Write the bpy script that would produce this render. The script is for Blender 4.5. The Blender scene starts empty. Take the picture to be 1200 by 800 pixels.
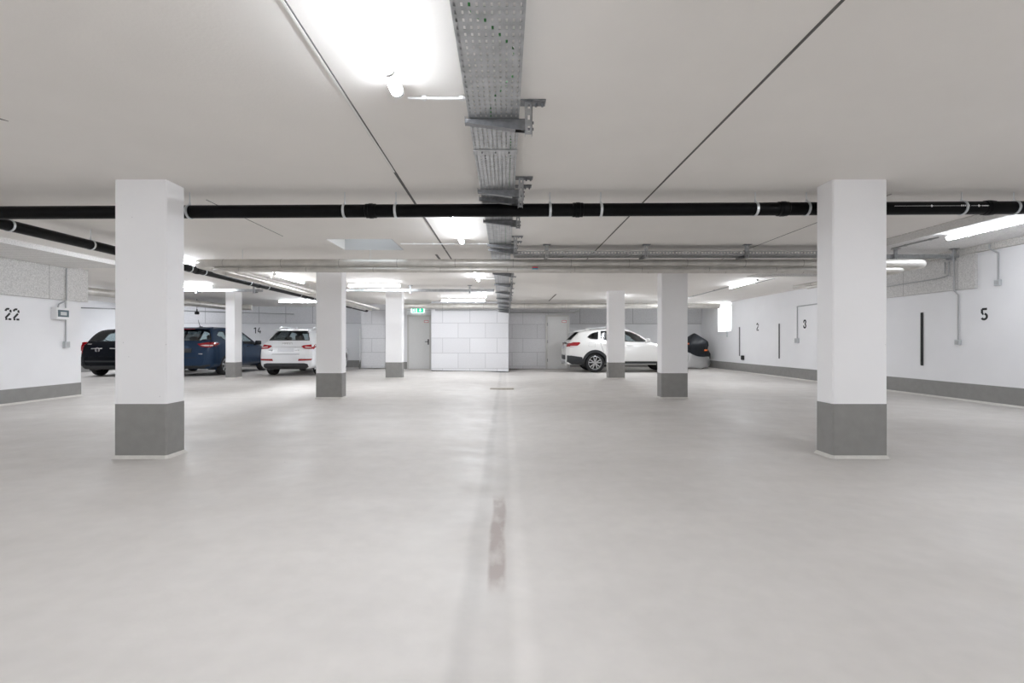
import bpy, bmesh, math, random
from mathutils import Vector, Matrix
from mathutils.bvhtree import BVHTree
random.seed(7)
PI = math.pi
C = bpy.context.scene.collection
F, CX, CY, H = 570.0, 592.0, 400.5, 1.09      # focal length in pixels, vanishing point, eye height
CEIL = 2.61
XR, XL, YB = 8.53, -8.6, 21.2                  # right wall, near left wall, back wall

def at(px, py, Y):
    return Vector(((px - CX) * Y / F, Y, H + (CY - py) * Y / F))

# ------------------------------------------------------------------ materials
def new_mat(name):
    m = bpy.data.materials.new(name); m.use_nodes = True
    nt = m.node_tree
    return m, nt, nt.nodes['Principled BSDF']

def mat(name, col, rough=0.5, metal=0.0, spec=0.5, coat=0.0, noise=0.0, nscale=20, bump=0.0, bscale=60):
    m, nt, b = new_mat(name)
    b.inputs['Base Color'].default_value = (*col, 1)
    b.inputs['Roughness'].default_value = rough
    b.inputs['Metallic'].default_value = metal
    b.inputs['Specular IOR Level'].default_value = spec
    b.inputs['Coat Weight'].default_value = coat
    b.inputs['Coat Roughness'].default_value = 0.05
    L = nt.links
    tc = nt.nodes.new('ShaderNodeTexCoord')
    if noise > 0:
        n = nt.nodes.new('ShaderNodeTexNoise'); n.inputs['Scale'].default_value = nscale; n.inputs['Detail'].default_value = 5
        L.new(tc.outputs['Object'], n.inputs['Vector'])
        r = nt.nodes.new('ShaderNodeMapRange')
        r.inputs['From Min'].default_value = 0.3; r.inputs['From Max'].default_value = 0.7
        r.inputs['To Min'].default_value = 1 - noise; r.inputs['To Max'].default_value = 1 + noise
        L.new(n.outputs['Fac'], r.inputs['Value'])
        v = nt.nodes.new('ShaderNodeVectorMath'); v.operation = 'SCALE'; v.inputs[0].default_value = col
        L.new(r.outputs['Result'], v.inputs['Scale']); L.new(v.outputs['Vector'], b.inputs['Base Color'])
    if bump > 0:
        n2 = nt.nodes.new('ShaderNodeTexNoise'); n2.inputs['Scale'].default_value = bscale; n2.inputs['Detail'].default_value = 4
        L.new(tc.outputs['Object'], n2.inputs['Vector'])
        bp = nt.nodes.new('ShaderNodeBump'); bp.inputs['Strength'].default_value = bump; bp.inputs['Distance'].default_value = 0.01
        L.new(n2.outputs['Fac'], bp.inputs['Height']); L.new(bp.outputs['Normal'], b.inputs['Normal'])
    return m

def emit(name, col, s):
    m, nt, b = new_mat(name)
    b.inputs['Base Color'].default_value = (*col, 1)
    b.inputs['Emission Color'].default_value = (*col, 1)
    b.inputs['Emission Strength'].default_value = s
    return m

def woodwool(name, col, amt=0.25, blocks=None, axes='XZ', joint=0.6):
    """speckled wood-wool insulation board, optionally with block joints (width, height, offset_u, offset_v)"""
    m, nt, b = new_mat(name); L = nt.links; N = nt.nodes.new
    b.inputs['Roughness'].default_value = 0.9; b.inputs['Specular IOR Level'].default_value = 0.15
    tc = N('ShaderNodeTexCoord')
    n = N('ShaderNodeTexNoise'); n.inputs['Scale'].default_value = 45; n.inputs['Detail'].default_value = 6; n.inputs['Roughness'].default_value = 0.75
    L.new(tc.outputs['Object'], n.inputs['Vector'])
    r = N('ShaderNodeMapRange'); r.inputs['From Min'].default_value = 0.36; r.inputs['From Max'].default_value = 0.6
    r.inputs['To Min'].default_value = 1 - amt; r.inputs['To Max'].default_value = 1.03
    L.new(n.outputs['Fac'], r.inputs['Value'])
    out = r.outputs['Result']
    if blocks:
        w, h, ou, ov = blocks
        s = N('ShaderNodeSeparateXYZ'); L.new(tc.outputs['Object'], s.inputs[0])
        c = N('ShaderNodeCombineXYZ')
        for k, (ax, o) in enumerate(zip(axes, (ou, ov))):
            a = N('ShaderNodeMath'); a.operation = 'ADD'; a.inputs[1].default_value = o
            L.new(s.outputs[ax], a.inputs[0]); L.new(a.outputs[0], c.inputs[k])
        br = N('ShaderNodeTexBrick'); br.inputs['Scale'].default_value = 1
        br.inputs['Brick Width'].default_value = w; br.inputs['Row Height'].default_value = h
        br.inputs['Mortar Size'].default_value = 0.012; br.inputs['Mortar Smooth'].default_value = 0.3
        br.inputs['Color1'].default_value = (1, 1, 1, 1); br.inputs['Color2'].default_value = (0.93, 0.93, 0.935, 1)
        br.inputs['Mortar'].default_value = (joint, joint, joint, 1)
        br.offset = 0.43
        L.new(c.outputs[0], br.inputs['Vector'])
        mm = N('ShaderNodeMath'); mm.operation = 'MULTIPLY'
        L.new(out, mm.inputs[0]); L.new(br.outputs['Color'], mm.inputs[1]); out = mm.outputs[0]
    v = N('ShaderNodeVectorMath'); v.operation = 'SCALE'; v.inputs[0].default_value = col
    L.new(out, v.inputs['Scale']); L.new(v.outputs['Vector'], b.inputs['Base Color'])
    bp = N('ShaderNodeBump'); bp.inputs['Strength'].default_value = 0.5; bp.inputs['Distance'].default_value = 0.01
    L.new(n.outputs['Fac'], bp.inputs['Height']); L.new(bp.outputs['Normal'], b.inputs['Normal'])
    return m

def wall_paint(name, col, spots=0.0):
    m, nt, b = new_mat(name); L = nt.links; N = nt.nodes.new
    b.inputs['Roughness'].default_value = 0.75; b.inputs['Specular IOR Level'].default_value = 0.25
    tc = N('ShaderNodeTexCoord')
    n = N('ShaderNodeTexNoise'); n.inputs['Scale'].default_value = 2.2; n.inputs['Detail'].default_value = 6
    L.new(tc.outputs['Object'], n.inputs['Vector'])
    r = N('ShaderNodeMapRange'); r.inputs['To Min'].default_value = 0.96; r.inputs['To Max'].default_value = 1.03
    L.new(n.outputs['Fac'], r.inputs['Value']); out = r.outputs['Result']
    if spots:
        vo = N('ShaderNodeTexVoronoi'); vo.inputs['Scale'].default_value = 7
        L.new(tc.outputs['Object'], vo.inputs['Vector'])
        lt = N('ShaderNodeMapRange'); lt.inputs['From Min'].default_value = 0.02; lt.inputs['From Max'].default_value = 0.045
        lt.inputs['To Min'].default_value = 1 - spots; lt.inputs['To Max'].default_value = 1
        L.new(vo.outputs['Distance'], lt.inputs['Value'])
        mm = N('ShaderNodeMath'); mm.operation = 'MULTIPLY'
        L.new(out, mm.inputs[0]); L.new(lt.outputs['Result'], mm.inputs[1]); out = mm.outputs[0]
    v = N('ShaderNodeVectorMath'); v.operation = 'SCALE'; v.inputs[0].default_value = col
    L.new(out, v.inputs['Scale']); L.new(v.outputs['Vector'], b.inputs['Base Color'])
    n2 = N('ShaderNodeTexNoise'); n2.inputs['Scale'].default_value = 60; n2.inputs['Detail'].default_value = 3
    L.new(tc.outputs['Object'], n2.inputs['Vector'])
    bp = N('ShaderNodeBump'); bp.inputs['Strength'].default_value = 0.12; bp.inputs['Distance'].default_value = 0.006
    L.new(n2.outputs['Fac'], bp.inputs['Height']); L.new(bp.outputs['Normal'], b.inputs['Normal'])
    return m

def floor_material():
    m, nt, b = new_mat('coated_floor'); L = nt.links; N = nt.nodes.new
    tc = N('ShaderNodeTexCoord'); sp = N('ShaderNodeSeparateXYZ'); L.new(tc.outputs['Object'], sp.inputs[0])
    def noise(scale, detail=5, sx=1, sy=1):
        mp = N('ShaderNodeMapping'); mp.inputs['Scale'].default_value = (sx, sy, 1)
        L.new(tc.outputs['Object'], mp.inputs['Vector'])
        n = N('ShaderNodeTexNoise'); n.inputs['Scale'].default_value = scale; n.inputs['Detail'].default_value = detail
        L.new(mp.outputs[0], n.inputs['Vector']); return n.outputs['Fac']
    def mrange(v, a, bb, c, d, smooth=False):
        r = N('ShaderNodeMapRange'); r.inputs[1].default_value = a; r.inputs[2].default_value = bb
        r.inputs[3].default_value = c; r.inputs[4].default_value = d
        if smooth: r.interpolation_type = 'SMOOTHSTEP'
        L.new(v, r.inputs[0]); return r.outputs[0]
    def math_(op, a, bb):
        q = N('ShaderNodeMath'); q.operation = op
        for i, v in enumerate((a, bb)):
            if isinstance(v, (int, float)): q.inputs[i].default_value = v
            else: L.new(v, q.inputs[i])
        return q.outputs[0]
    X, Y = sp.outputs['X'], sp.outputs['Y']
    wob = math_('ADD', X, mrange(noise(1.3), 0.3, 0.7, -0.012, 0.012))
    fine = mrange(noise(9, 8), 0.3, 0.7, 0.97, 1.03)
    big = mrange(noise(0.55, 6, 1, 1.6), 0.3, 0.7, 0.955, 1.035)
    streak = mrange(noise(1.1, 6, 0.5, 2.5), 0.35, 0.65, 0.975, 1.02)
    val = math_('MULTIPLY', math_('MULTIPLY', fine, big), streak)
    def band(v, a, bb, soft):
        return math_('MULTIPLY', mrange(v, a - soft, a + soft, 0, 1, True), mrange(v, bb - soft, bb + soft, 1, 0, True))
    dark = math_('MULTIPLY', band(wob, -0.20, -0.12, 0.03), mrange(noise(3), 0.3, 0.7, 0.4, 1))
    mid = band(wob, -0.2, 0.03, 0.03)
    pale = band(wob, 0.035, 0.11, 0.03)
    val = math_('MULTIPLY', val, math_('SUBTRACT', 1.0, math_('MULTIPLY', dark, 0.13)))
    val = math_('MULTIPLY', val, math_('SUBTRACT', 1.0, math_('MULTIPLY', mid, 0.05)))
    val = math_('MULTIPLY', val, math_('ADD', 1.0, math_('MULTIPLY', pale, 0.06)))
    patch = math_('MULTIPLY', math_('MULTIPLY', band(wob, -0.085, 0.0, 0.012), band(Y, 2.25, 3.55, 0.1)), mrange(noise(14, 6, 1, 0.4), 0.35, 0.6, 0.25, 1))
    vo = N('ShaderNodeTexVoronoi'); vo.inputs['Scale'].default_value = 1.7; L.new(tc.outputs['Object'], vo.inputs['Vector'])
    speck = mrange(vo.outputs['Distance'], 0.008, 0.018, 0.45, 1)
    val = math_('MULTIPLY', val, speck)
    v = N('ShaderNodeVectorMath'); v.operation = 'SCALE'; v.inputs[0].default_value = FLOOR_COL
    L.new(val, v.inputs['Scale'])
    mx = N('ShaderNodeMix'); mx.data_type = 'RGBA'
    L.new(math_('MULTIPLY', patch, 0.75), mx.inputs[0]); L.new(v.outputs['Vector'], mx.inputs[6]); mx.inputs[7].default_value = (0.30, 0.245, 0.22, 1)
    L.new(mx.outputs[2], b.inputs['Base Color'])
    L.new(mrange(noise(2.5, 6), 0.3, 0.7, 0.38, 0.6), b.inputs['Roughness'])
    b.inputs['Specular IOR Level'].default_value = 0.33
    bp = N('ShaderNodeBump'); bp.inputs['Strength'].default_value = 0.12; bp.inputs['Distance'].default_value = 0.02
    L.new(noise(7, 6), bp.inputs['Height']); L.new(bp.outputs['Normal'], b.inputs['Normal'])
    return m

def glass_mat(name, tint, refl=0.12):
    m, nt, b = new_mat(name); nt.nodes.remove(b); N = nt.nodes.new; L = nt.links
    t = N('ShaderNodeBsdfTransparent'); t.inputs[0].default_value = (*tint, 1)
    g = N('ShaderNodeBsdfGlossy'); g.inputs['Roughness'].default_value = 0.14
    lw = N('ShaderNodeLayerWeight'); lw.inputs['Blend'].default_value = 0.35
    r = N('ShaderNodeMapRange'); r.inputs[3].default_value = refl * 0.6; r.inputs[4].default_value = min(.6, refl * 3)
    L.new(lw.outputs['Fresnel'], r.inputs[0])
    mx = N('ShaderNodeMixShader'); L.new(r.outputs[0], mx.inputs[0]); L.new(t.outputs[0], mx.inputs[1]); L.new(g.outputs[0], mx.inputs[2])
    L.new(mx.outputs[0], nt.nodes['Material Output'].inputs['Surface'])
    return m

FLOOR_COL = (0.565, 0.54, 0.512)
M = {
 'wall': wall_paint('white_wall_paint', (0.80, 0.80, 0.812)),
 'column': wall_paint('white_column_paint', (0.89, 0.885, 0.89), 0.25),
 'ceiling': wall_paint('ceiling_paint', (0.82, 0.795, 0.762)),
 'base': mat('grey_base_paint', (0.255, 0.25, 0.24), 0.55, noise=0.06, nscale=9, bump=0.15),
 'coving': mat('floor_coving', (0.62, 0.6, 0.56), 0.6, noise=0.05),
 'heraklith': woodwool('wood_wool_grey', (0.66, 0.645, 0.62), 0.34),
 'heraklith_panel': woodwool('wood_wool_panel', (0.70, 0.69, 0.675), 0.30, (1.25, 1.4, 0.35, -1.5), 'YZ', 0.72),
 'heraklith_back': woodwool('wood_wool_back', (0.76, 0.76, 0.775), 0.2, (1.15, 1.6, 0.2, -0.28), 'XZ', 0.5),
 'heraklith_white': woodwool('wood_wool_white', (0.78, 0.77, 0.76), 0.2),
 'soffit': woodwool('wood_wool_soffit', (0.80, 0.79, 0.77), 0.16, (2.0, 0.2, 0.0, 0.0), 'XY', 0.82),
 'blocks': woodwool('wood_wool_blocks', (0.74, 0.74, 0.755), 0.1, (1.02, 0.565, 0.3, -0.105), 'XZ', 0.72),
 'galv': mat('galvanised_steel', (0.46, 0.47, 0.48), 0.34, 0.9, noise=0.2, nscale=14),
 'galv_dark': mat('galvanised_bracket_steel', (0.24, 0.245, 0.255), 0.38, 0.9, noise=0.25, nscale=18),
 'duct': mat('duct_aluminium_wrap', (0.62, 0.60, 0.565), 0.42, 0.55, noise=0.1, nscale=6, bump=0.35, bscale=18),
 'duct_seam': mat('duct_seam_tape', (0.44, 0.42, 0.40), 0.5, 0.5),
 'pipe': mat('black_plastic_pipe', (0.0025, 0.0025, 0.003), 0.4, spec=0.13, noise=0.3, nscale=5),
 'clamp': mat('zinc_clamp', (0.72, 0.75, 0.77), 0.3, 0.85),
 'conduit': mat('grey_conduit', (0.42, 0.425, 0.43), 0.5),
 'white_plastic': mat('white_plastic', (0.8, 0.8, 0.8), 0.4),
 'grey_plastic': mat('grey_plastic', (0.5, 0.52, 0.53), 0.45),
 'black': mat('matt_black', (0.015, 0.015, 0.016), 0.55),
 'black_paint': mat('black_stencil_paint', (0.02, 0.02, 0.022), 0.7),
 'rubber': mat('black_rubber', (0.02, 0.02, 0.021), 0.7, noise=0.2),
 'rubber_grey': mat('grey_rubber', (0.17, 0.17, 0.175), 0.6),
 'lamp': emit('lamp_tube_light', (0.945, 0.985, 1.05), 36.5),
 'lamp_top': emit('lamp_upper_shell', (0.945, 0.985, 1.05), 3.0),
 'door': mat('grey_door_paint', (0.73, 0.73, 0.72), 0.45, noise=0.02),
 'door_frame': mat('door_frame_paint', (0.6, 0.595, 0.57), 0.45),
 'green_cable': mat('green_cable', (0.03, 0.24, 0.05), 0.5),
 'grey_cable': mat('grey_cable', (0.3, 0.3, 0.31), 0.5),
 'dark_cable': mat('dark_cable', (0.05, 0.05, 0.055), 0.5),
 'skylight_lining': mat('skylight_lining', (0.55, 0.55, 0.55), 0.5),  # grey paint carries the daylight tone of the shaft sides
 'exit_green': emit('exit_sign_green', (0.02, 0.62, 0.36), 0.3),
 'exit_white': emit('exit_sign_white', (0.9, 1.0, 0.96), 0.35),
 'red': mat('sign_red', (0.62, 0.05, 0.06), 0.5),
 'white': mat('sign_white', (0.85, 0.85, 0.85), 0.5),
 'display': mat('meter_window', (0.12, 0.16, 0.18), 0.15),
 'daylight': emit('daylight_pane', (0.95, 0.98, 1.0), 3.0),
 'joint': mat('ceiling_joint_dark', (0.12, 0.115, 0.11), 0.8),  # plain dark tone of the joint strips and ceiling rails
 'joint_white': mat('ceiling_joint_profile', (0.8, 0.79, 0.77), 0.5),
 'drain': mat('drain_plate', (0.42, 0.385, 0.33), 0.6, 0.2, noise=0.15),
 'chrome': mat('chrome', (0.8, 0.81, 0.83), 0.12, 1.0),
 'silver': mat('silver_plastic', (0.62, 0.63, 0.64), 0.3, 0.6),
 'tail_red': mat('tail_lamp_red', (0.33, 0.006, 0.012), 0.12, coat=1.0),
 'tail_clear': mat('tail_lamp_clear', (0.8, 0.72, 0.72), 0.12, coat=1.0),
 'plate': mat('blank_plate', (0.62, 0.63, 0.66), 0.4),
 'tire': mat('tire_rubber', (0.018, 0.018, 0.019), 0.75),
 'clad': mat('dark_cladding', (0.028, 0.03, 0.033), 0.55),
 'interior': mat('cabin_fabric', (0.03, 0.03, 0.033), 0.8),
 'seam': mat('panel_gap_grey', (0.24, 0.24, 0.245), 0.6),
 'lining': mat('cabin_lining_cloth', (0.09, 0.09, 0.092), 0.9),
 'glass': glass_mat('car_glass', (0.80, 0.90, 0.92), 0.14),
 'glass_dark': glass_mat('car_glass_privacy', (0.12, 0.14, 0.145), 0.05),
 'paint_white': mat('white_car_paint', (0.80, 0.81, 0.83), 0.28, coat=1.0),
 'paint_pearl': mat('pearl_car_paint', (0.78, 0.775, 0.755), 0.28, coat=1.0),
 'paint_blue': mat('blue_car_paint', (0.013, 0.036, 0.08), 0.32, 0.2, spec=0.3, coat=0.25),
 'paint_black': mat('navy_black_car_paint', (0.0025, 0.0035, 0.006), 0.3, spec=0.15),
 'cover_black': mat('cover_black_cloth', (0.009, 0.011, 0.015), 0.45, spec=0.3, bump=0.4, bscale=9),
 'cover_silver': mat('cover_silver_cloth', (0.75, 0.76, 0.78), 0.3, 0.8, bump=0.5, bscale=14),
 'orange': mat('orange_reflector', (0.85, 0.2, 0.06), 0.4),
 'label_blue': mat('label_blue', (0.05, 0.25, 0.35), 0.5),
 'pane': glass_mat('skylight_pane', (0.88, 0.92, 0.95), 0.1),
}
M['floor'] = floor_material()

# ------------------------------------------------------------------ mesh helpers
class MB:
    def __init__(s): s.v = []; s.f = []; s.mi = []; s.cur = 0
    def add(s, verts, faces):
        b = len(s.v); s.v += [tuple(p) for p in verts]
        s.f += [tuple(b + i for i in f) for f in faces]; s.mi += [s.cur] * len(faces)
    def box(s, x0, x1, y0, y1, z0, z1):
        s.add([(x, y, z) for z in (z0, z1) for y in (y0, y1) for x in (x0, x1)],
              [(0, 2, 3, 1), (4, 5, 7, 6), (0, 1, 5, 4), (2, 6, 7, 3), (0, 4, 6, 2), (1, 3, 7, 5)])
    def rbox(s, x0, x1, y0, y1, z0, z1, r=0.01, seg=2):
        bm = bmesh.new(); bmesh.ops.create_cube(bm, size=1)
        for v in bm.verts:
            v.co = Vector(((x0 + x1) / 2 + v.co.x * (x1 - x0), (y0 + y1) / 2 + v.co.y * (y1 - y0), (z0 + z1) / 2 + v.co.z * (z1 - z0)))
        bmesh.ops.bevel(bm, geom=bm.edges[:], offset=r, segments=seg, affect='EDGES', profile=0.5)
        bm.verts.index_update()
        s.add([v.co[:] for v in bm.verts], [[v.index for v in f.verts] for f in bm.faces]); bm.free()
    def ring(s, c, a, b, r, n):
        return [c + (a * math.cos(2 * PI * i / n) + b * math.sin(2 * PI * i / n)) * r for i in range(n)]
    def tube(s, pts, r, n=10, caps=True):
        pts = [Vector(p) for p in pts]; rs = r if isinstance(r, (list, tuple)) else [r] * len(pts)
        base = len(s.v); prev = None
        for i, p in enumerate(pts):
            j, k = min(i + 1, len(pts) - 1), max(i - 1, 0)
            while (pts[j] - pts[k]).length < 1e-7 and (j < len(pts) - 1 or k > 0): j, k = min(j + 1, len(pts) - 1), max(k - 1, 0)
            t = (pts[j] - pts[k]).normalized()
            if prev is None:
                a = t.cross(Vector((0, 0, 1)));
                if a.length < 1e-3: a = t.cross(Vector((0, 1, 0)))
            else: a = prev - t * prev.dot(t)
            a.normalize(); prev = a; b = t.cross(a)
            s.v += [tuple(q) for q in s.ring(p, a, b, rs[i], n)]
        fs = []
        for i in range(len(pts) - 1):
            for k in range(n):
                k2 = (k + 1) % n
                fs.append((base + i * n + k, base + i * n + k2, base + (i + 1) * n + k2, base + (i + 1) * n + k))
        if caps:
            fs.append(tuple(base + k for k in reversed(range(n))))
            fs.append(tuple(base + (len(pts) - 1) * n + k for k in range(n)))
        s.f += fs; s.mi += [s.cur] * len(fs)
    def prism(s, poly, z0, z1, tf=lambda u, v, w: (u, v, w)):
        n = len(poly)
        s.add([tf(u, v, z0) for u, v in poly] + [tf(u, v, z1) for u, v in poly],
              [tuple(reversed(range(n))), tuple(range(n, 2 * n))] + [(i, (i + 1) % n, n + (i + 1) % n, n + i) for i in range(n)])
    def stroke(s, pts, w, t, tf):
        """flat stroke of width w along 2-D points, t thick"""
        L, R = [], []
        for i, p in enumerate(pts):
            a = pts[max(i - 1, 0)]; b = pts[min(i + 1, len(pts) - 1)]
            dx, dy = b[0] - a[0], b[1] - a[1]; l = math.hypot(dx, dy) or 1
            nx, ny = -dy / l * w / 2, dx / l * w / 2
            L.append((p[0] + nx, p[1] + ny)); R.append((p[0] - nx, p[1] - ny))
        for i in range(len(pts) - 1):
            s.prism([R[i], R[i + 1], L[i + 1], L[i]], 0, t, tf)
    def lathe(s, prof, n=32, axis='y', c=(0, 0, 0)):
        """profile of (radius, along axis)"""
        base = len(s.v)
        for r, h in prof:
            for k in range(n):
                a = 2 * PI * k / n; p, q = r * math.cos(a), r * math.sin(a)
                s.v.append({'y': (c[0] + p, c[1] + h, c[2] + q), 'z': (c[0] + p, c[1] + q, c[2] + h), 'x': (c[0] + h, c[1] + p, c[2] + q)}[axis])
        fs = []
        for i in range(len(prof) - 1):
            for k in range(n):
                k2 = (k + 1) % n
                fs.append((base + i * n + k, base + i * n + k2, base + (i + 1) * n + k2, base + (i + 1) * n + k))
        s.f += fs; s.mi += [s.cur] * len(fs)

def obj(name, mb, m, parent=None, smooth=False, solid=0.0, autosmooth=None, recalc=True):
    me = bpy.data.meshes.new(name)
    me.from_pydata(mb.v, [], mb.f)
    ms = m if isinstance(m, (list, tuple)) else [m]
    for q in ms: me.materials.append(q)
    if len(ms) > 1: me.polygons.foreach_set('material_index', mb.mi)
    if recalc:
        bm = bmesh.new(); bm.from_mesh(me); bmesh.ops.recalc_face_normals(bm, faces=bm.faces[:]); bm.to_mesh(me); bm.free()
    if smooth:
        me.polygons.foreach_set('use_smooth', [True] * len(me.polygons))
        if autosmooth: me.set_sharp_from_angle(angle=math.radians(autosmooth))
    me.update()
    o = bpy.data.objects.new(name, me); C.objects.link(o)
    if parent: o.parent = parent
    if solid:
        md = o.modifiers.new('thickness', 'SOLIDIFY'); md.thickness = solid
    return o

def tag(o, label, cat, group=None, kind=None):
    o['label'] = label; o['category'] = cat
    if group: o['group'] = group
    if kind: o['kind'] = kind
    return o
def thing(name, label, cat, loc=(0, 0, 0), rz=0, group=None, kind=None):
    o = bpy.data.objects.new(name, None); C.objects.link(o)
    o.location = loc; o.rotation_euler = (0, 0, rz); o.empty_display_size = 0.1
    return tag(o, label, cat, group, kind)
def struct(name, mb, m, label, cat, parent=None, **k):
    o = obj(name, mb, m, parent, **k)
    o['kind'] = 'structure'
    if parent is None: o['label'] = label; o['category'] = cat
    return o

def arc(c, r, a0, a1, n=8):
    return [(c[0] + r * math.cos(math.radians(a0 + (a1 - a0) * i / n)), c[1] + r * math.sin(math.radians(a0 + (a1 - a0) * i / n))) for i in range(n + 1)]

# ================================================================== THE ROOM
def dip(x): return -0.045 * math.exp(-(x / 0.75) ** 2)
xs = [-15.6, -12, -9, -6, -4, -3] + [-2.5 + 0.1 * i for i in range(51)] + [3, 4, 6, 9, 10.0]
ys = [-5, 0, 5, 10, 15, 20, 22]
mb = MB()
mb.add([(x, y, dip(x)) for y in ys for x in xs], [(j * len(xs) + i, j * len(xs) + i + 1, (j + 1) * len(xs) + i + 1, (j + 1) * len(xs) + i) for j in range(len(ys) - 1) for i in range(len(xs) - 1)])
b0 = len(mb.v); mb.box(-15.6, 10, -5, 22, -0.3, -0.1)
struct('floor', mb, M['floor'], 'pale beige coated garage floor with a stained centre gully', 'floor', smooth=True, autosmooth=30)

SKX0, SKX1, SKY0, SKY1 = -2.67, -1.67, 7.19, 8.06
PX, PY, PZ = 6.0, 11.3, 2.83
mb = MB(); T = 3.1
mb.box(-15.6, SKX0, -5, 22, CEIL, T); mb.box(SKX1, PX, -5, 22, CEIL, T)
mb.box(SKX0, SKX1, -5, SKY0, CEIL, T); mb.box(SKX0, SKX1, SKY1, 22, CEIL, T)
mb.box(PX, 9.3, PY, 22, CEIL, T); mb.box(PX, 9.3, -5, PY, PZ, T)
struct('ceiling', mb, M['ceiling'], 'painted concrete ceiling over the whole garage', 'ceiling')
mb = MB(); mb.box(PX, XR, -4.8, PY - 0.03, PZ - 0.02, PZ); mb.box(PX, XR, PY - 0.03, PY - 0.001, CEIL + 0.002, PZ)
struct('ceiling_right', mb, M['heraklith_white'], 'raised insulated ceiling recess over the right parking bays', 'ceiling')
mb = MB(); mb.box(5.61, PX, -4.8, PY, CEIL - 0.012, CEIL)
struct('trim_1', mb, M['heraklith'], 'speckled insulation strip along the right ceiling recess', 'trim')
mb = MB(); mb.box(XL, -7.3, -4.8, 9.5, 2.53, CEIL)
for f in range(6): pass
o = struct('ceiling_left', mb, M['soffit'], 'lowered insulated soffit along the left wall', 'ceiling')
mb = MB(); mb.box(-7.3, -7.29, -4.8, 9.5, 2.528, CEIL)
struct('trim_2', mb, M['heraklith_white'], 'white speckled edge of the left soffit', 'trim')

# walls
WZ0, WZ1, WY0, WY1 = 1.5, 2.585, 18.35, 19.5
mb = MB()
mb.box(XR, XR + 0.8, -5, WY0, -0.1, T - 0.05); mb.box(XR, XR + 0.8, WY1, 22, -0.1, T - 0.05)
mb.box(XR, XR + 0.8, WY0, WY1, -0.1, WZ0); mb.box(XR, XR + 0.8, WY0, WY1, WZ1, T - 0.05)
struct('wall_right', mb, M['wall'], 'long white right wall with stencilled bay numbers', 'wall')
mb = MB(); mb.box(XL - 0.3, XL, -5, 9.86, -0.1, CEIL + 0.02); mb.box(-15.5, XL - 0.3, 9.5, 9.86, -0.1, CEIL + 0.02)
struct('wall_left', mb, M['wall'], 'white left wall with number 22 on it', 'wall')
mb = MB(); mb.box(-15.5, -15.2, 9.5, 21.5, -0.1, CEIL + 0.02)
struct('wall_far_left', mb, M['wall'], 'white side wall behind the black car', 'wall')
mb = MB(); mb.box(-15.5, -5.84, 20.9, 21.5, -0.1, CEIL + 0.02)
struct('wall_back_left', mb, M['wall'], 'white back wall with number 14 on it', 'wall')
mb = MB(); mb.box(2.63, XR + 0.3, YB, 21.6, -0.1, CEIL + 0.02)
struct('wall_back_right', mb, M['wall'], 'white back wall behind the side-on white car', 'wall')
mb = MB(); mb.box(-15.5, 9.3, -5, -4.8, -0.1, T - 0.05)
struct('wall_front', mb, M['wall'], 'white wall at the near end of the garage', 'wall')
# core with doors: back wall at 19.7
CY0 = 19.7
D1X0, D1X1 = at(478, 0, CY0).x, at(504.7, 0, CY0).x
D2X0, D2X1 = at(640, 0, CY0).x, at(666, 0, CY0).x
DZ = 2.16
mb = MB()
mb.box(-5.84, D1X0, CY0, 21.5, 0.03, CEIL + 0.02); mb.box(D1X1, D2X0, CY0, 21.5, 0.01, CEIL + 0.02); mb.box(D2X1, 2.63, CY0, 21.5, 0.01, CEIL + 0.02)
mb.box(D1X0, D1X1, CY0, 21.5, DZ, CEIL + 0.02); mb.box(D2X0, D2X1, CY0, 21.5, DZ, CEIL + 0.02)
mb.box(D1X0, D1X1, CY0 + .06, 21.5, -.02, DZ); mb.box(D2X0, D2X1, CY0 + .06, 21.5, -.02, DZ)  # unseen fill added behind the doors to stop light leaking in
struct('wall_core', mb, M['blocks'], 'white insulated block wall holding both grey doors', 'wall')
# protruding block wall in the middle, its lower edge following the floor
mb = MB(); x0, x1, y0, y1 = -2.765, 0.125, 18.2, 19.69
mb.add([(x0, y0, .035), (x1, y0, -.02), (x1, y1, -.02), (x0, y1, .035), (x0, y0, CEIL + .01), (x1, y0, CEIL + .01), (x1, y1, CEIL + .01), (x0, y1, CEIL + .01)],
       [(0, 3, 2, 1), (4, 5, 6, 7), (0, 1, 5, 4), (1, 2, 6, 5), (2, 3, 7, 6), (3, 0, 4, 7)])
struct('wall_middle', mb, M['blocks'], 'projecting white block wall in the middle of the back', 'wall')
mb = MB(); mb.add([(x0, y0 + .05, -.0), (x1, y0 + .05, -.06), (x1, y1, -.06), (x0, y1, 0), (x0, y0 + .05, .04), (x1, y0 + .05, -.01), (x1, y1, -.01), (x0, y1, .04)],
       [(0, 3, 2, 1), (4, 5, 6, 7), (0, 1, 5, 4), (1, 2, 6, 5), (2, 3, 7, 6), (3, 0, 4, 7)])
struct('trim_3', mb, M['black'], 'dark gap under the projecting middle wall', 'trim')
# white painted jamb strip left of the left door with grey foot
mb = MB(); mb.box(-5.86, at(422.5, 0, CY0).x, 19.55, CY0, 0.0, 1.62)
mb.box(at(452, 0, CY0).x, D1X0 - 0.02, 19.66, CY0, 0.0, CEIL)
struct('trim_4', mb, M['wall'], 'flush white painted panels beside the left door', 'trim')
mb = MB(); mb.box(-5.865, at(422.5, 0, CY0).x, 19.54, CY0, 0.0, 0.28)
mb.box(at(452, 0, CY0).x, D1X0 - 0.02, 19.65, CY0, 0.0, 0.28)
struct('baseboard_core', mb, M['base'], 'grey painted foot beside the left door', 'baseboard')
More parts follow.
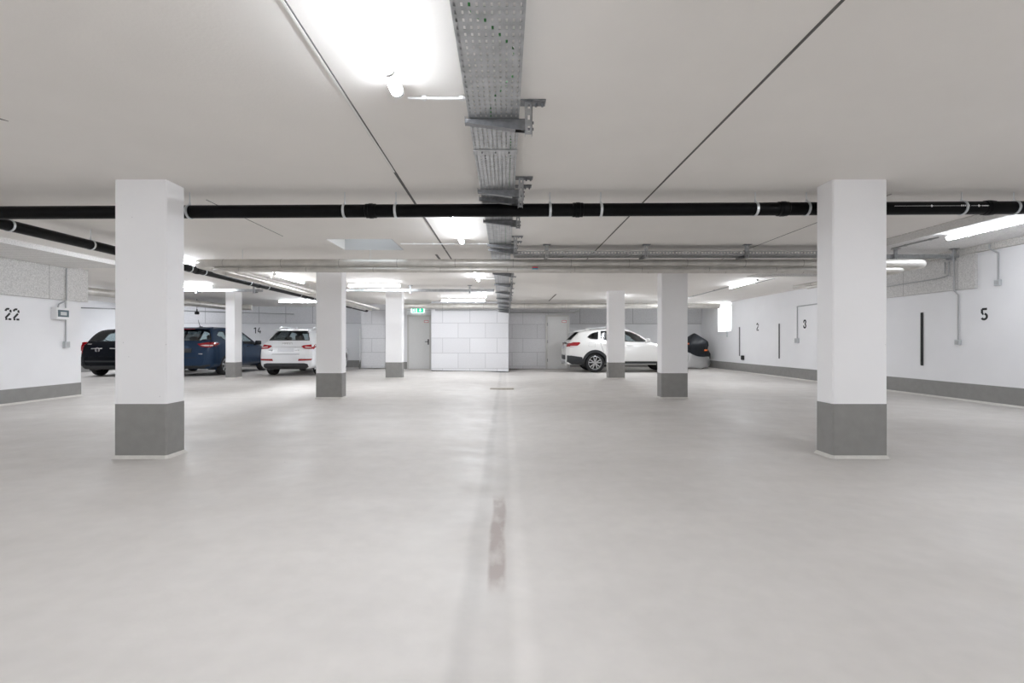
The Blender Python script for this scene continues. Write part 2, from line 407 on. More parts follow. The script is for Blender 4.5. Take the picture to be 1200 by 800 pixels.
# insulation bands
mb = MB(); mb.box(-15.2, -5.85, 20.84, 20.9, 1.88, CEIL + .01)
struct('trim_5', mb, M['heraklith_back'], 'wood wool insulation band above number 14', 'trim')
mb = MB(); mb.box(2.64, XR, YB - .06, YB, 1.87, CEIL + .01)
struct('trim_6', mb, M['heraklith_back'], 'wood wool insulation band behind the side-on white car', 'trim')
mb = MB(); mb.box(XL, XL + .06, -4.8, 9.96, 1.9, 2.53); mb.box(XL, XL + .06, 9.5, 9.96, 2.53, 2.56)
struct('trim_7', mb, M['heraklith_panel'], 'wood wool beam above number 22 on the left wall', 'trim')
mb = MB(); mb.box(XR - .05, XR, 8.78, 11.6, 2.07, 2.70)
struct('trim_8', mb, M['heraklith_panel'], 'wood wool panel on the right wall left of number 5', 'trim')
mb = MB(); mb.box(XR - .09, XR, -4.8, PY - .03, 2.70, PZ - .02)
struct('trim_9', mb, M['heraklith'], 'grey insulation strip under the right ceiling recess', 'trim')
# baseboards (grey painted foot of the walls) and their pale coving
for nm, bx, lab in (('baseboard_right', (XR - .006, XR, -4.8, YB, 0, .325), 'grey painted foot of the right wall'),
                    ('baseboard_left', (XL, XL + .006, -4.8, 9.862, 0, .27), 'grey painted foot of the left wall'),
                    ('baseboard_back_right', (2.64, XR, YB - .006, YB, 0, .3), 'grey painted foot of the right back wall'),
                    ('baseboard_back_left', (-15.2, -5.85, 20.894, 20.9, 0, .3), 'grey painted foot of the left back wall'),
                    ('baseboard_far_left', (-15.2, -15.194, 9.86, 20.9, 0, .3), 'grey painted foot of the far left wall')):
    mb = MB(); mb.box(*bx); struct(nm, mb, M['base'], lab, 'baseboard')
mb = MB()
for xa, s in ((XR, -1), (XL, 1)):
    mb.prism([(xa, 0), (xa + s * .05, 0), (xa + s * .012, .03), (xa, .03)], -4.8, YB if s < 0 else 9.86, lambda u, v, w: (u, w, v))
struct('trim_10', mb, M['coving'], 'pale coved strip where walls meet floor', 'trim')

# ceiling joints
mb = MB(); mb.cur = 0
mb.box(-1.0, -.975, -1, 8.0, CEIL - .004, CEIL)
mb.box(-1.0, -.975, 8.05, 9.0, CEIL - .004, CEIL)
mb.cur = 1; mb.box(-.998, -.983, -1, 4.35, CEIL - .006, CEIL - .001)
struct('trim_11', mb, [M['joint'], M['joint_white']], 'thin ceiling joint left of the cable tray', 'trim')
mb = MB(); mb.box(1.493, 1.509, -1, 9.4, CEIL - .004, CEIL)
struct('trim_12', mb, M['joint'], 'thin dark ceiling joint right of the cable tray', 'trim')
mb = MB(); mb.box(3.965, 3.975, 5, 9.5, CEIL - .003, CEIL); mb.box(-3.2, -3.192, 5.2, 7, CEIL - .003, CEIL)
mb.prism([(-3.45, 3.3), (-3.44, 3.3), (-3.42, 3.35), (-3.9, 2.75), (-3.91, 2.75)], CEIL - .003, CEIL)
struct('trim_13', mb, M['joint'], 'hairline joints in the ceiling', 'trim')

# skylight
sk = thing('skylight', 'skylight opening with daylight tone painted grey on its lining, in the ceiling left of the tray', 'skylight', (0, 0, CEIL))
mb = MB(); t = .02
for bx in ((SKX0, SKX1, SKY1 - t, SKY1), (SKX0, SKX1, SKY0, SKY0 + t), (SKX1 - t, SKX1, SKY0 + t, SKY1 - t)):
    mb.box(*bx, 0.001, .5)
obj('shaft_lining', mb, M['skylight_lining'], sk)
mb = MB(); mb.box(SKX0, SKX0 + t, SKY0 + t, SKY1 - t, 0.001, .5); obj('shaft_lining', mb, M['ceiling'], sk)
mb = MB(); mb.box(SKX0, SKX1, SKY0, SKY1, .5, .52); obj('pane', mb, M['pane'], sk)

# window in the right wall
mb = MB(); mb.box(XR + .55, XR + .57, WY0, WY1, WZ0, WZ1)
w = struct('window_1', mb, M['daylight'], 'bright daylight window set deep in the right wall', 'window')
mb = MB()
for bx in ((WY0, WY0 + .05, WZ0, WZ1), (WY1 - .05, WY1, WZ0, WZ1)): mb.box(XR + .5, XR + .55, *bx)
for bx in ((WY0, WY1, WZ0, WZ0 + .05), (WY0, WY1, WZ1 - .05, WZ1)): mb.box(XR + .5, XR + .55, *bx)
obj('window_frame', mb, M['white_plastic'], w)
mb = MB(); mb.box(XR - .04, XR - .001, 18.63, 18.67, 1.28, 1.47); mb.box(XR - .05, XR - .001, 18.62, 18.68, 1.42, 1.48)
tag(obj('window_latch', mb, M['grey_plastic']), 'small dark latch bar on the wall below the bright window', 'latch')

# doors
def door(name, x0, x1, lab, handle):
    mb = MB(); mb.rbox(x0 + .05, x1 - .05, CY0 - .03, CY0 + .03, .008, DZ - .05, .004, 1)
    d = struct(name, mb, M['door'], lab, 'door')
    mb = MB(); mb.box(x0 - .02, x0 + .05, CY0 - .05, CY0 + .05, .0, DZ + .02); mb.box(x1 - .05, x1 + .02, CY0 - .05, CY0 + .05, .0, DZ + .02)
    mb.box(x0 + .05, x1 - .05, CY0 - .05, CY0 + .05, DZ - .05, DZ + .02)
    obj('door_frame', mb, M['door_frame'], d)
    mb = MB(); mb.box(x1 - .26, x1 - .08, CY0 - .037, CY0 - .031, DZ - .29, DZ - .2)
    f = obj('door_sign', mb, M['red'], d); f['label'] = 'small red framed notice'
    mb = MB(); mb.box(x1 - .245, x1 - .095, CY0 - .039, CY0 - .037, DZ - .275, DZ - .215); obj('notice_sheet', mb, M['white'], f)
    mb = MB()
    if handle:
        mb.rbox(x1 - .115, x1 - .065, CY0 - .045, CY0 - .031, .98, 1.2, .006, 1)
        mb.tube([(x1 - .09, CY0 - .03, 1.1), (x1 - .09, CY0 - .09, 1.1), (x1 - .11, CY0 - .1, 1.1), (x1 - .22, CY0 - .1, 1.1)], .013, 8)
        h = obj('door_handle', mb, M['black'], d); h['label'] = 'black lever handle'
    else:
        for z in (.35, 1.1, 1.8): mb.tube([(x0 + .05, CY0 - .05, z - .06), (x0 + .05, CY0 - .05, z + .06)], .012, 8)
        obj('hinge', mb, M['galv_dark'], d)
door('door_1', D1X0, D1X1, 'grey steel door under the green exit sign', True)
door('door_2', D2X0, D2X1, 'grey steel door beside the side-on white car', False)

# exit sign
a = at(481.5, 366.2, 19.55); b = at(497, 360.3, 19.55)
es = thing('exit_sign', 'lit green and white emergency exit sign above the left grey door', 'sign', (a.x, 19.55, a.z))
Wd, Hd = b.x - a.x, b.z - a.z
mb = MB(); mb.rbox(0, Wd, 0, .1, 0, Hd, .01, 1); obj('sign_box', mb, M['exit_white'], es)
tfx = lambda u, v, w: (u, -w, v)
mb = MB()
mb.prism([(.06, .012), (.19, .012), (.19, Hd - .012), (.06, Hd - .012)], .001, .004, tfx)
mb.prism([(.245, .012), (Wd - .03, .012), (Wd - .03, Hd - .012), (.245, Hd - .012)], .001, .004, tfx)
obj('pictogram_field', mb, M['exit_green'], es)
mb = MB()
def tf2(u, v, w): return (u, -.004 - w, v)
mb.prism([(.135 + .016 * math.cos(i * PI / 4), .158 + .016 * math.sin(i * PI / 4)) for i in range(8)], 0, .002, tf2)
mb.stroke([(.125, .135), (.115, .085), (.14, .06), (.13, .025)], .022, .002, tf2)
mb.stroke([(.115, .085), (.09, .06), (.07, .055)], .018, .002, tf2)
mb.stroke([(.155, .09), (.135, .12), (.105, .13), (.085, .105)], .013, .002, tf2)
obj('pictogram', mb, M['exit_white'], es); mb = MB()
cx = (.245 + Wd - .03) / 2
mb.prism([(cx - .055, .1), (cx, .035), (cx + .055, .1), (cx + .02, .1), (cx + .02, .17), (cx - .02, .17), (cx - .02, .1)], 0, .002, tf2)
obj('pictogram', mb, M['exit_white'], es)
mb = MB(); mb.box(Wd / 2 - .05, Wd / 2 + .05, .1, .16, Hd / 2 - .04, Hd / 2 + .04); obj('wall_mount', mb, M['white_plastic'], es)

# ================================================================== COLUMNS
def column(x0, x1, y0, y1, bh, label):
    t = thing('concrete_column', label, 'column', ((x0 + x1) / 2, (y0 + y1) / 2, 0), 0, 'square white columns', 'thing')
    hx, hy = (x1 - x0) / 2, (y1 - y0) / 2
    def octo(h, hh, c): return [(-h + c, -hh), (h - c, -hh), (h, -hh + c), (h, hh - c), (h - c, hh), (-h + c, hh), (-h, hh - c), (-h, -hh + c)]
    mb = MB(); mb.prism(octo(hx, hy, .012), bh, CEIL - .001); obj('shaft', mb, M['column'], t)
    mb = MB(); mb.prism(octo(hx + .002, hy + .002, .012), 0.0, bh); p = obj('painted_foot', mb, M['base'], t); p['label'] = 'grey painted foot of the column'
    mb = MB(); a, b2 = octo(hx + .03, hy + .03, .03), octo(hx + .004, hy + .004, .012)
    n = 8
    mb.add([(u, v, 0.001) for u, v in a] + [(u, v, .03) for u, v in b2], [(i, (i + 1) % n, n + (i + 1) % n, n + i) for i in range(n)] + [tuple(range(8))])
    obj('coving', mb, M['coving'], t)
column(-3.656, -3.169, 4.55, 4.81, .51, 'large near column left of the centre aisle, in front of the black pipe')
column(3.065, 3.576, 4.55, 4.79, .51, 'large near column right of the centre aisle, in front of the black pipe')
column(-3.635, -3.14, 9.34, 9.6, .49, 'middle column on the left, beside the rear of the white hatch-backed car')
column(3.0, 3.507, 9.34, 9.6, .49, 'middle column on the right, hiding the bonnet of the side-on white car')
column(-3.57, -3.08, 14.5, 14.8, .48, 'far column on the left, standing just left of the exit door')
column(3.06, 3.545, 14.4, 14.7, .48, 'far column on the right, in front of the side-on white car')
column(-8.34, -8.06, 14.5, 14.9, .48, 'slim far column standing in front of the blue car')

# ================================================================== BAY NUMBERS
DIG = {
 '1': [[(.02, .78), (.2, .92)], [(.3, .0), (.3, 1.0)]],
 '2': [arc((.28, .72), .2, 175, 62, 8) , arc((.28, .72), .2, 38, -25, 6), [(.43, .56), (.07, .16)], [(.06, .07), (.22, .07)], [(.3, .07), (.54, .07)]],
 '3': [arc((.26, .73), .19, 200, -88, 14), arc((.26, .27), .2, 88, -200, 14)],
 '4': [[(.32, .98), (.05, .38)], [(.03, .27), (.56, .27)], [(.42, .0), (.42, .17)], [(.42, .38), (.42, .55)]],
 '5': [[(.1, .93), (.52, .93)], [(.1, .93), (.1, .58)], [(.1, .52), (.22, .57)] , arc((.28, .31), .23, 80, -150, 14)],
}
def bay_number(txt, tf, h, label):
    """tf maps (u right, v up, w out of the wall) to world"""
    o0 = thing('bay_number', label, 'painted number', tf(0, 0, 0), 0, 'stencilled bay numbers')
    base = Vector(tf(0, 0, 0))
    for i, ch in enumerate(txt):
        mb = MB()
        for st in DIG[ch]:
            mb.stroke([((p[0] + i * .66) * h, p[1] * h) for p in st], (.155 if len(txt) > 1 else .18) * h, .002, lambda u, v, w: Vector(tf(u, v, w)) - base)
        obj('digit', mb, M['black_paint'], o0)
right_tf = lambda Y, Z, e=0: (lambda u, v, w: (XR - .001 - e - w, Y - u, Z + v))
left_tf = lambda Y, Z: (lambda u, v, w: (XL + .001 + w, Y + u, Z + v))
back_tf = lambda X, Z: (lambda u, v, w: (X + u, 20.9 - .001 - w, Z + v))
def yr(px): return F * XR / (px - CX)
bay_number('5', right_tf(yr(1149.5), 1.475), .215, 'stencilled number 5 on the right wall between two switches')
bay_number('3', right_tf(yr(941.5), 1.475), .25, 'stencilled number 3 on the right wall left of the near right column')
bay_number('2', right_tf(yr(886.5), 1.47), .26, 'stencilled number 2 on the right wall between two bumper strips')
bay_number('22', left_tf(8.355, 1.47), .21, 'stencilled number 22 on the left wall')
bay_number('14', back_tf(at(297.5, 0, 20.9).x, 1.46), .25, 'stencilled number 14 on the back wall above the blue car')

# bumper strips on the right wall
for px, y0_, y1_, lab in ((1081, 366, 428, 'black rubber bumper strip left of number 5'), (913.5, 379, 420, 'dark rubber bumper strip between numbers 2 and 3'),
                          (867, 383, 417, 'dark rubber bumper strip between the bright window and number 2')):
    Y = yr(px); mb = MB(); mb.rbox(XR - .025, XR - .001, Y - .028, Y + .028, H + (CY - y1_) * Y / F, H + (CY - y0_) * Y / F, .008, 1)
    tag(obj('bumper_strip', mb, M['rubber' if px > 1000 else 'rubber_grey']), lab, 'bumper strip', 'rubber strips on the right wall')

# ================================================================== LAMPS
UPLIGHT = -0.42
def lamp(p0, p1, label, z=2.53, r=.036, ceil=CEIL):
    p0, p1 = Vector((*p0, z)), Vector((*p1, z)); L = (p1 - p0).length
    a = math.atan2(p1.y - p0.y, p1.x - p0.x)
    t = thing('tube_lamp', label, 'ceiling lamp', p0, a, 'tube lamps under the ceiling')
    lit, top = MB(), MB(); n = 24
    for k in range(n):
        a0, a1 = 2 * PI * k / n, 2 * PI * (k + 1) / n
        q = lit if math.sin((a0 + a1) / 2) < UPLIGHT else top
        q.add([(x, r * math.cos(t_), r * math.sin(t_)) for x, t_ in ((.03, a0), (L - .03, a0), (L - .03, a1), (.03, a1))], [(0, 1, 2, 3)])
    obj('light_tube', lit, M['lamp'], t, smooth=True, recalc=False)
    h = obj('lamp_housing', top, M['lamp_top'], t, smooth=True, recalc=False); h['label'] = 'dimmer milky upper shell of the lamp'
    for e in (0, L):
        mb = MB(); q = e + (.03 if e == 0 else -.03)
        mb.tube([(q, 0, 0), (e, 0, 0), (e + (-.012 if e == 0 else .012), 0, 0)], [r * 1.03, r * 1.03, r * .6], 14); obj('end_cap', mb, M['white_plastic'], t, smooth=True, autosmooth=40)
    for e in (.25, L - .25):
        mb = MB(); mb.box(e - .015, e + .015, -.02, .02, r * .8, ceil - z); mb.tube([(e - .015, 0, 0), (e + .015, 0, 0)], r + .003, 14, False)
        obj('mounting_clip', mb, M['white_plastic'], t)
for y1_, lab in ((2.88, 'tube lamp nearest the camera, beside the cable tray'), (7.17, 'tube lamp beside the tray just behind the black cross pipe'),
                 (11.58, 'tube lamp beside the tray just behind the silver ducts'), (15.68, 'tube lamp beside the tray near the middle block wall'),
                 (-1.4, 'tube lamp beside the cable tray behind the camera')):
    lamp((-.635, y1_ - 1.53), (-.635, y1_), lab, 2.565)
lamp((-2.15, 16.3), (-.66, 16.3), 'crosswise tube lamp in front of the middle block wall', 2.478)
lamp((-3.94, 12.2), (-2.61, 12.2), 'crosswise tube lamp above the far left column', 2.5)
lamp((-3.76, 15.9), (-3.76, 17.2), 'added tube lamp before the exit door, hidden behind the far left column', 2.55)  # unseen lamp added to brighten the exit door
lamp((3.76, 15.5), (3.76, 17.0), 'added tube lamp before the white SUV, hidden behind the far right column', 2.55)  # out of sight, added to lift the back wall and right door
lamp((-9.06, 12.6), (-7.56, 12.6), 'crosswise tube lamp above the blue car')
lamp((-8.2, 17.6), (-6.7, 17.6), 'crosswise tube lamp above the rear-facing white car', 2.55)
lamp((-5.88, 7.65), (-5.88, 9.25), 'lengthwise tube lamp half hidden behind the near left column', 2.565)
lamp((-5.0, 10.55), (-5.0, 12.05), 'lengthwise tube lamp above the silver ducts on the left', 2.565)
lamp((-13.2, 14.2), (-11.7, 14.2), 'added tube lamp over the black car, hidden by the near left column')  # unseen lamp, added because the far left bay was too dark
lamp((7.08, 6.3), (7.08, 7.8), 'tube lamp in the right ceiling recess behind the black pipe', 2.75, ceil=PZ - .02)
lamp((6.0, 11.57), (6.08, 13.13), 'tube lamp over the right bays near number 3', 2.565)
lamp((6.0, 16.5), (6.0, 18.0), 'added tube lamp over the right bays, hidden behind the middle right column', 2.55)  # added behind the column to brighten the far right wall
lamp((-13.65, 17.2), (-12.15, 17.2), 'added tube lamp above the bonnet of the black car, hidden by the near left column', 2.55)  # added unseen lamp for the dim back left wall
lamp((2.2, -2.6), (2.2, -1.1), 'added tube lamp right of the cable tray behind the camera', 2.565)  # off-camera lamp added to light the front of the near right column
lamp((-14.3, 18.9), (-12.8, 18.9), 'added tube lamp at the back wall behind the black car, hidden by the near left column', 2.55)  # another added lamp out of view, brightening the far left and back walls
lamp((4.5, 1.4), (4.5, 2.9), 'added tube lamp on the right beside the camera')  # added outside the frame for light on the right column and floor
lamp((4.5, -1.9), (4.5, -.4), 'added tube lamp on the right behind the camera')  # extra off-frame lamp added for the near right side
lamp((-4.5, -1.4), (-4.5, .1), 'added tube lamp on the left behind the camera')  # added behind the viewpoint to light the left column and wall
lamp((-5.63, 1.2), (-5.63, 2.7), 'added tube lamp on the left beside the camera')  # off-frame lamp added to fill the near left bay with light

# ================================================================== BLACK DRAIN PIPES
def pipe_run(label, p0, p1, r, clamps, sockets, rods=True, marks=None):
    p0, p1 = Vector(p0), Vector(p1); d = (p1 - p0); L = d.length; d.normalize()
    t = thing('drain_pipe', label, 'pipe', (0, 0, 0))
    mb = MB(); mb.tube([p0, p1], r, 24); obj('pipe', mb, M['pipe'], t, smooth=True, autosmooth=50)
    for s in sockets:
        c = p0 + d * s; mb = MB(); rr = r * 1.1
        mb.tube([c - d * .055, c - d * .05, c - d * .02, c - d * .018, c + d * .018, c + d * .02, c + d * .05, c + d * .055], [r, rr, rr, r * 1.16, r * 1.16, rr, rr, r], 24)
        obj('pipe_socket', mb, M['pipe'], t, smooth=True, autosmooth=40)
    side = d.cross(Vector((0, 0, 1))).normalized()
    for s in clamps:
        c = p0 + d * s; mb = MB()
        mb.tube([c - d * .012, c - d * .012, c + d * .012, c + d * .012], [r, r * 1.1, r * 1.1, r], 24, False)
        cl = obj('pipe_clamp', mb, M['clamp'], t)
        mb = MB(); mb.tube([c + Vector((0, 0, r)), c + Vector((0, 0, r + .025)), c + Vector((0, 0, r + .026)), Vector((c.x, c.y, CEIL - .001))], [.011, .011, .005, .005], 8)
        obj('hanger_rod', mb, M['clamp'], cl)
    return t
PYY, PR = 4.94, .065
zl, zr = at(0, 249.3, PYY).z, at(1200, 243.3, PYY).z
X0p, X1p = -8.5, 8.42
pz = lambda X: zl + (zr - zl) * (X - at(0, 0, PYY).x) / (at(1200, 0, PYY).x - at(0, 0, PYY).x)
sx = lambda px: math.hypot((px - CX) * PYY / F - X0p, 0)
pr = pipe_run('long black drain pipe crossing the whole garage just behind the near columns', (X0p, PYY, pz(X0p)), (X1p, PYY, pz(X1p)), PR,
         [sx(v) for v in (163, 222.5, 404, 464, 644.5, 704, 885, 945, 1127, 1188)], [sx(v) for v in (194, 435, 677, 917, 1158, -46)])
mb = MB()
def pm(u, v, w): return (u, PYY - PR * math.cos(v / PR) - w - .0005, pz(u) + PR * math.sin(v / PR))
for a_, b_ in ((1042, 1120), (1131, 1152)): mb.stroke([(at(a_, 0, PYY).x, .006), (at(b_, 0, PYY).x, .006)], .0025, .0006, pm)
for q in (1085.5, 1140):
    X = at(q, 0, PYY).x
    mb.prism([(X - .014, .006), (X, -.008), (X + .014, .006), (X, .02)], 0, .0008, pm)
for k in range(5): X = at(1120 + 2.2 * k, 0, PYY).x; mb.stroke([(X, .0), (X, .016)], .012, .0008, pm)
for k in range(4): X = at(1144.5 + 1.8 * k, 0, PYY).x; mb.stroke([(X, .0), (X, .01)], .009, .0008, pm)
o = obj('pipe_print', mb, M['white'], pr); o['label'] = 'small white print on the pipe'
pipe_run('black drain pipe running lengthwise on the left beside the silver ducts', (-5.6, 5.02, 2.405), (-5.58, 19.6, 2.355), .064,
         [.47, 1.55, 2.35, 3.6, 4.0, 5.6, 6.4, 8.2, 9.1, 11.2, 12.6], [3.8, 6.0, 8.6, 11.8])
# ================================================================== SILVER DUCTS
TCX_ = -.072
def duct(label, pts, r, seams, n=18, bendr=.22, rods=False):
    P = [Vector(p) for p in pts]; path = [P[0]]
    for i in range(1, len(P) - 1):
        a = (P[i - 1] - P[i]).normalized(); b = (P[i + 1] - P[i]).normalized()
        A, B = P[i] + a * bendr, P[i] + b * bendr
        for k in range(7):
            s = k / 6; path.append((A * (1 - s) + P[i] * s) * (1 - s) + (P[i] * (1 - s) + B * s) * s)
    path.append(P[-1])
    t = thing('ventilation_duct', label, 'duct', (0, 0, 0), 0, 'silver ventilation ducts')
    mb = MB(); mb.tube(path, r, n); obj('duct_run', mb, M['duct'], t, smooth=True, autosmooth=60)
    for i in range(len(P) - 1):
        d = P[i + 1] - P[i]; L = d.length; d.normalize(); s = .5
        while s < L - .3:
            c = P[i] + d * s; mb = MB(); mb.tube([c - d * .006, c - d * .006, c + d * .006, c + d * .006], [r, r * 1.025, r * 1.025, r], n, False); s += seams
            obj('seam_band', mb, M['duct_seam'], t)
    for i in range(len(P) - 1):
        d = P[i + 1] - P[i]; L = d.length; d.normalize(); s = .8
        while rods and s < L - .3:
            c = P[i] + d * s; mb = MB(); mb.tube([c + Vector((0, 0, r)), Vector((c.x, c.y, CEIL - .001))], .004, 6); s += 2.1
            if abs(c.x - TCX_) > .3 and not (7.4 < c.y < 7.95): obj('hanger_rod', mb, M['clamp'], t)
duct('larger silver duct crossing above the middle columns', [(-5.12, 17.75, 2.30), (-5.12, 8.0, 2.384), (6.95, 8.0, 2.384), (6.95, 10.6, 2.384)], .066, .95, rods=True)
duct('smaller silver duct tucked under the larger crossing duct', [(-4.86, 17.7, 2.25), (-4.86, 7.98, 2.276), (6.6, 7.98, 2.276), (6.6, 10.6, 2.276)], .036, 1.1)
duct('thin silver tube running behind the two crossing ducts', [(-4.6, 17.65, 2.29), (-4.6, 8.18, 2.30), (6.3, 8.18, 2.27), (6.3, 10.6, 2.28)], .036, 1.3)
duct('fat pale duct crossing in front of the back wall', [(-4.3, 17.95, 2.415), (7.9, 17.95, 2.415)], .095, 1.5, rods=True)
duct('silver duct above the black car in the left recess', [(-10.5, 11.4, 2.36), (-9.55, 16.7, 2.29), (-8.8, 16.9, 2.29)], .1, .9)
mb = MB(); a = at(460, 313.5, 7.93)
a = at(627, 314, 7.94); mb.box(a.x - .045, a.x + .045, 7.935, 7.944, a.z - .02, a.z + .002)
mb.cur = 1; mb.box(a.x - .045, a.x + .045, 7.935, 7.944, a.z + .002, a.z + .02)
tag(obj('duct_sticker', mb, [M['label_blue'], M['red']]), 'small red and blue sticker on the crossing silver duct', 'sticker')

# ================================================================== CABLE TRAYS
def perforated(mb, us, vs, hole, tf):
    """grid plate with cells (i, j) left out where hole(i, j)"""
    b = len(mb.v); nu = len(us)
    mb.v += [tuple(tf(u, v)) for v in vs for u in us]
    for j in range(len(vs) - 1):
        for i in range(nu - 1):
            if not hole(i, j):
                mb.f.append((b + j * nu + i, b + j * nu + i + 1, b + (j + 1) * nu + i + 1, b + (j + 1) * nu + i)); mb.mi.append(mb.cur)
def steps(a, pitch, w, n):
    out = [a]
    for k in range(n):
        c = a + pitch * (k + .5); out += [c - w / 2, c + w / 2]
    return out + [a + pitch * n]
def tray_mesh(L, w, h, cols, zf=lambda s: 0.0):
    """tray along +y from 0 to L, centred on x, floor at z 0"""
    mb = MB(); rows = int(L / .05)
    us = steps(-w / 2, w / cols, .010, cols); vs = steps(0, L / rows, .025, rows)
    perforated(mb, us, vs, lambda i, j: i % 2 == 1 and j % 2 == 1, lambda u, v: (u, v, zf(v)))
    hs = [0, .022, .040, h]
    for s in (-1, 1):
        perforated(mb, hs, vs, lambda i, j: i == 1 and j % 2 == 1, lambda u, v: (s * w / 2, v, zf(v) + u))
        perforated(mb, [0, .012], vs, lambda i, j: False, lambda u, v: (s * (w / 2 - u), v, zf(v) + h))
    return mb
TZ, TCX, TW = 2.496, -.072, .315
def tz(Y): return TZ if Y < 9.75 else TZ - (Y - 9.75) / 7.85 * .31
Y0t = .4
tray = thing('cable_tray', 'long perforated galvanised cable tray down the middle of the ceiling', 'cable tray', (TCX, Y0t, TZ))
mb = tray_mesh(17.6 - Y0t, TW, .06, 10, lambda s: tz(s + Y0t) - TZ)
obj('tray_body', mb, M['galv'], tray, solid=.0015, recalc=False)
mb = MB(); mb.box(-TW / 2 - .004, TW / 2 + .004, 3.55 - Y0t, 3.63 - Y0t, -.006, -.001); obj('joint_plate', mb, M['galv'], tray)
for x in (-.1, 0, .1):
    mb = MB(); mb.tube([(x, 3.6 - Y0t, -.012), (x, 3.6 - Y0t, -.005)], .007, 8); obj('bolt', mb, M['galv_dark'], tray)

def bracket(Y, label, xpost=.125, x_tip=-.25, dz=0):
    z = tz(Y)
    t = thing('tray_bracket', label, 'bracket', (0, Y, z), 0, 'hanging brackets of the middle cable tray')
    mb = MB()
    # tapered cantilever arm: a top flange and two tapered webs
    n = 6
    for yy in (-.022, .022):
        mb.prism([(x_tip, -.004), (xpost, -.004), (xpost, -.075), (xpost - .06, -.07), (x_tip, -.028)], yy - .0015, yy + .0015, lambda u, v, w: (u, w, v))
    mb.box(x_tip, xpost, -.022, .022, -.006, -.003)
    mb.prism([(x_tip, -.028), (xpost - .06, -.07), (xpost - .06, -.067), (x_tip, -.025)], -.022, .022, lambda u, v, w: (u, w, v))
    mb.box(x_tip - .004, x_tip, -.022, .022, -.03, .012)
    arm = obj('cantilever_arm', mb, M['galv_dark'], t, recalc=True)
    zc = CEIL - z - .002
    rows = max(2, int((zc + .1) / .06)); mb = MB()
    vs = steps(-.1, (zc + .1) / rows, .03, rows); us = [-.022, -.007, .007, .022]
    perforated(mb, us, vs, lambda i, j: i == 1 and j % 2 == 1, lambda u, v: (xpost + .024 + u, -.02, v))
    for q in (-.022, .022): perforated(mb, [-.02, .02], [-.1, zc], lambda i, j: False, lambda u, v: (xpost + .024 + q, u, v))
    obj('slotted_post', mb, M['galv'], t, solid=.003, recalc=False)
    mb = MB(); mb.box(xpost - .03, xpost + .13, -.04, .04, zc - .008, zc)
    for x in (xpost + .07, xpost + .11): mb.tube([(x, 0, zc - .03), (x, 0, zc)], .008, 8)
    obj('head_plate', mb, M['galv_dark'], t)
    for zz in (-.02, -.06):
        mb = MB(); mb.tube([(xpost - .02, 0, zz), (xpost + .055, 0, zz)], .009, 8); obj('bolt', mb, M['galv_dark'], t)
ords = ['first', 'second', 'third', 'fourth', 'fifth', 'sixth', 'seventh', 'eighth', 'ninth', 'tenth', 'eleventh', 'twelfth', 'thirteenth', 'fourteenth']
for i, Y in enumerate((3.08, 4.5, 4.74, 5.62, 7.0, 7.36, 9.9, 11.3, 12.6, 13.8, 14.9, 15.9, 16.7, 17.4)):
    where = 'in front of the black pipe' if Y < 4.9 else ('between the black pipe and the silver ducts' if Y < 8 else 'beyond the silver ducts')
    bracket(Y, f'{ords[i]} bracket under the middle tray, {where}')
# cables lying in the tray
def cable(label, pts, r, m):
    P = []
    pts = [Vector(p) for p in pts]
    for i in range(len(pts) - 1):
        p0, p1, p2, p3 = pts[max(i - 1, 0)], pts[i], pts[i + 1], pts[min(i + 2, len(pts) - 1)]
        for k in range(6):
            s = k / 6
            P.append(.5 * (2 * p1 + (p2 - p0) * s + (2 * p0 - 5 * p1 + 4 * p2 - p3) * s * s + (3 * p1 - p0 - 3 * p2 + p3) * s ** 3))
    P.append(pts[-1])
    mb = MB(); mb.tube(P, r, 8)
    tag(obj('cable', mb, M[m], smooth=True), label, 'cable', 'cables in the middle tray')
gz = TZ + .009
cable('green cable wandering across the perforated middle tray', [(-.2, 1.2, gz), (-.16, 2.0, gz), (-.08, 2.15, gz), (.0, 2.28, gz), (.055, 2.42, gz), (.045, 2.58, gz), (-.01, 2.7, gz), (-.06, 2.82, gz), (-.09, 3.1, gz), (0.03, 3.35, gz), (.04, 4.2, gz), (.0, 5.5, gz), (.02, 9.5, gz)], .008, 'green_cable')
for k, (x, m, lab) in enumerate(((-.15, 'dark_cable', 'dark cable along the left side of the middle tray'), (-.11, 'grey_cable', 'grey cable just left of the tray centre'),
                                 (-.04, 'dark_cable', 'dark cable just right of the tray centre'))):
    cable(lab, [(x, 3.7, gz + .016 + .012 * (k % 2)), (x + .01, 5, gz + .016), (x - .01, 7, gz + .016), (x, 9.6, gz + .016), (x, 12, tz(12) + .025), (x + .01, 17.4, tz(17.4) + .025)], .009, m)

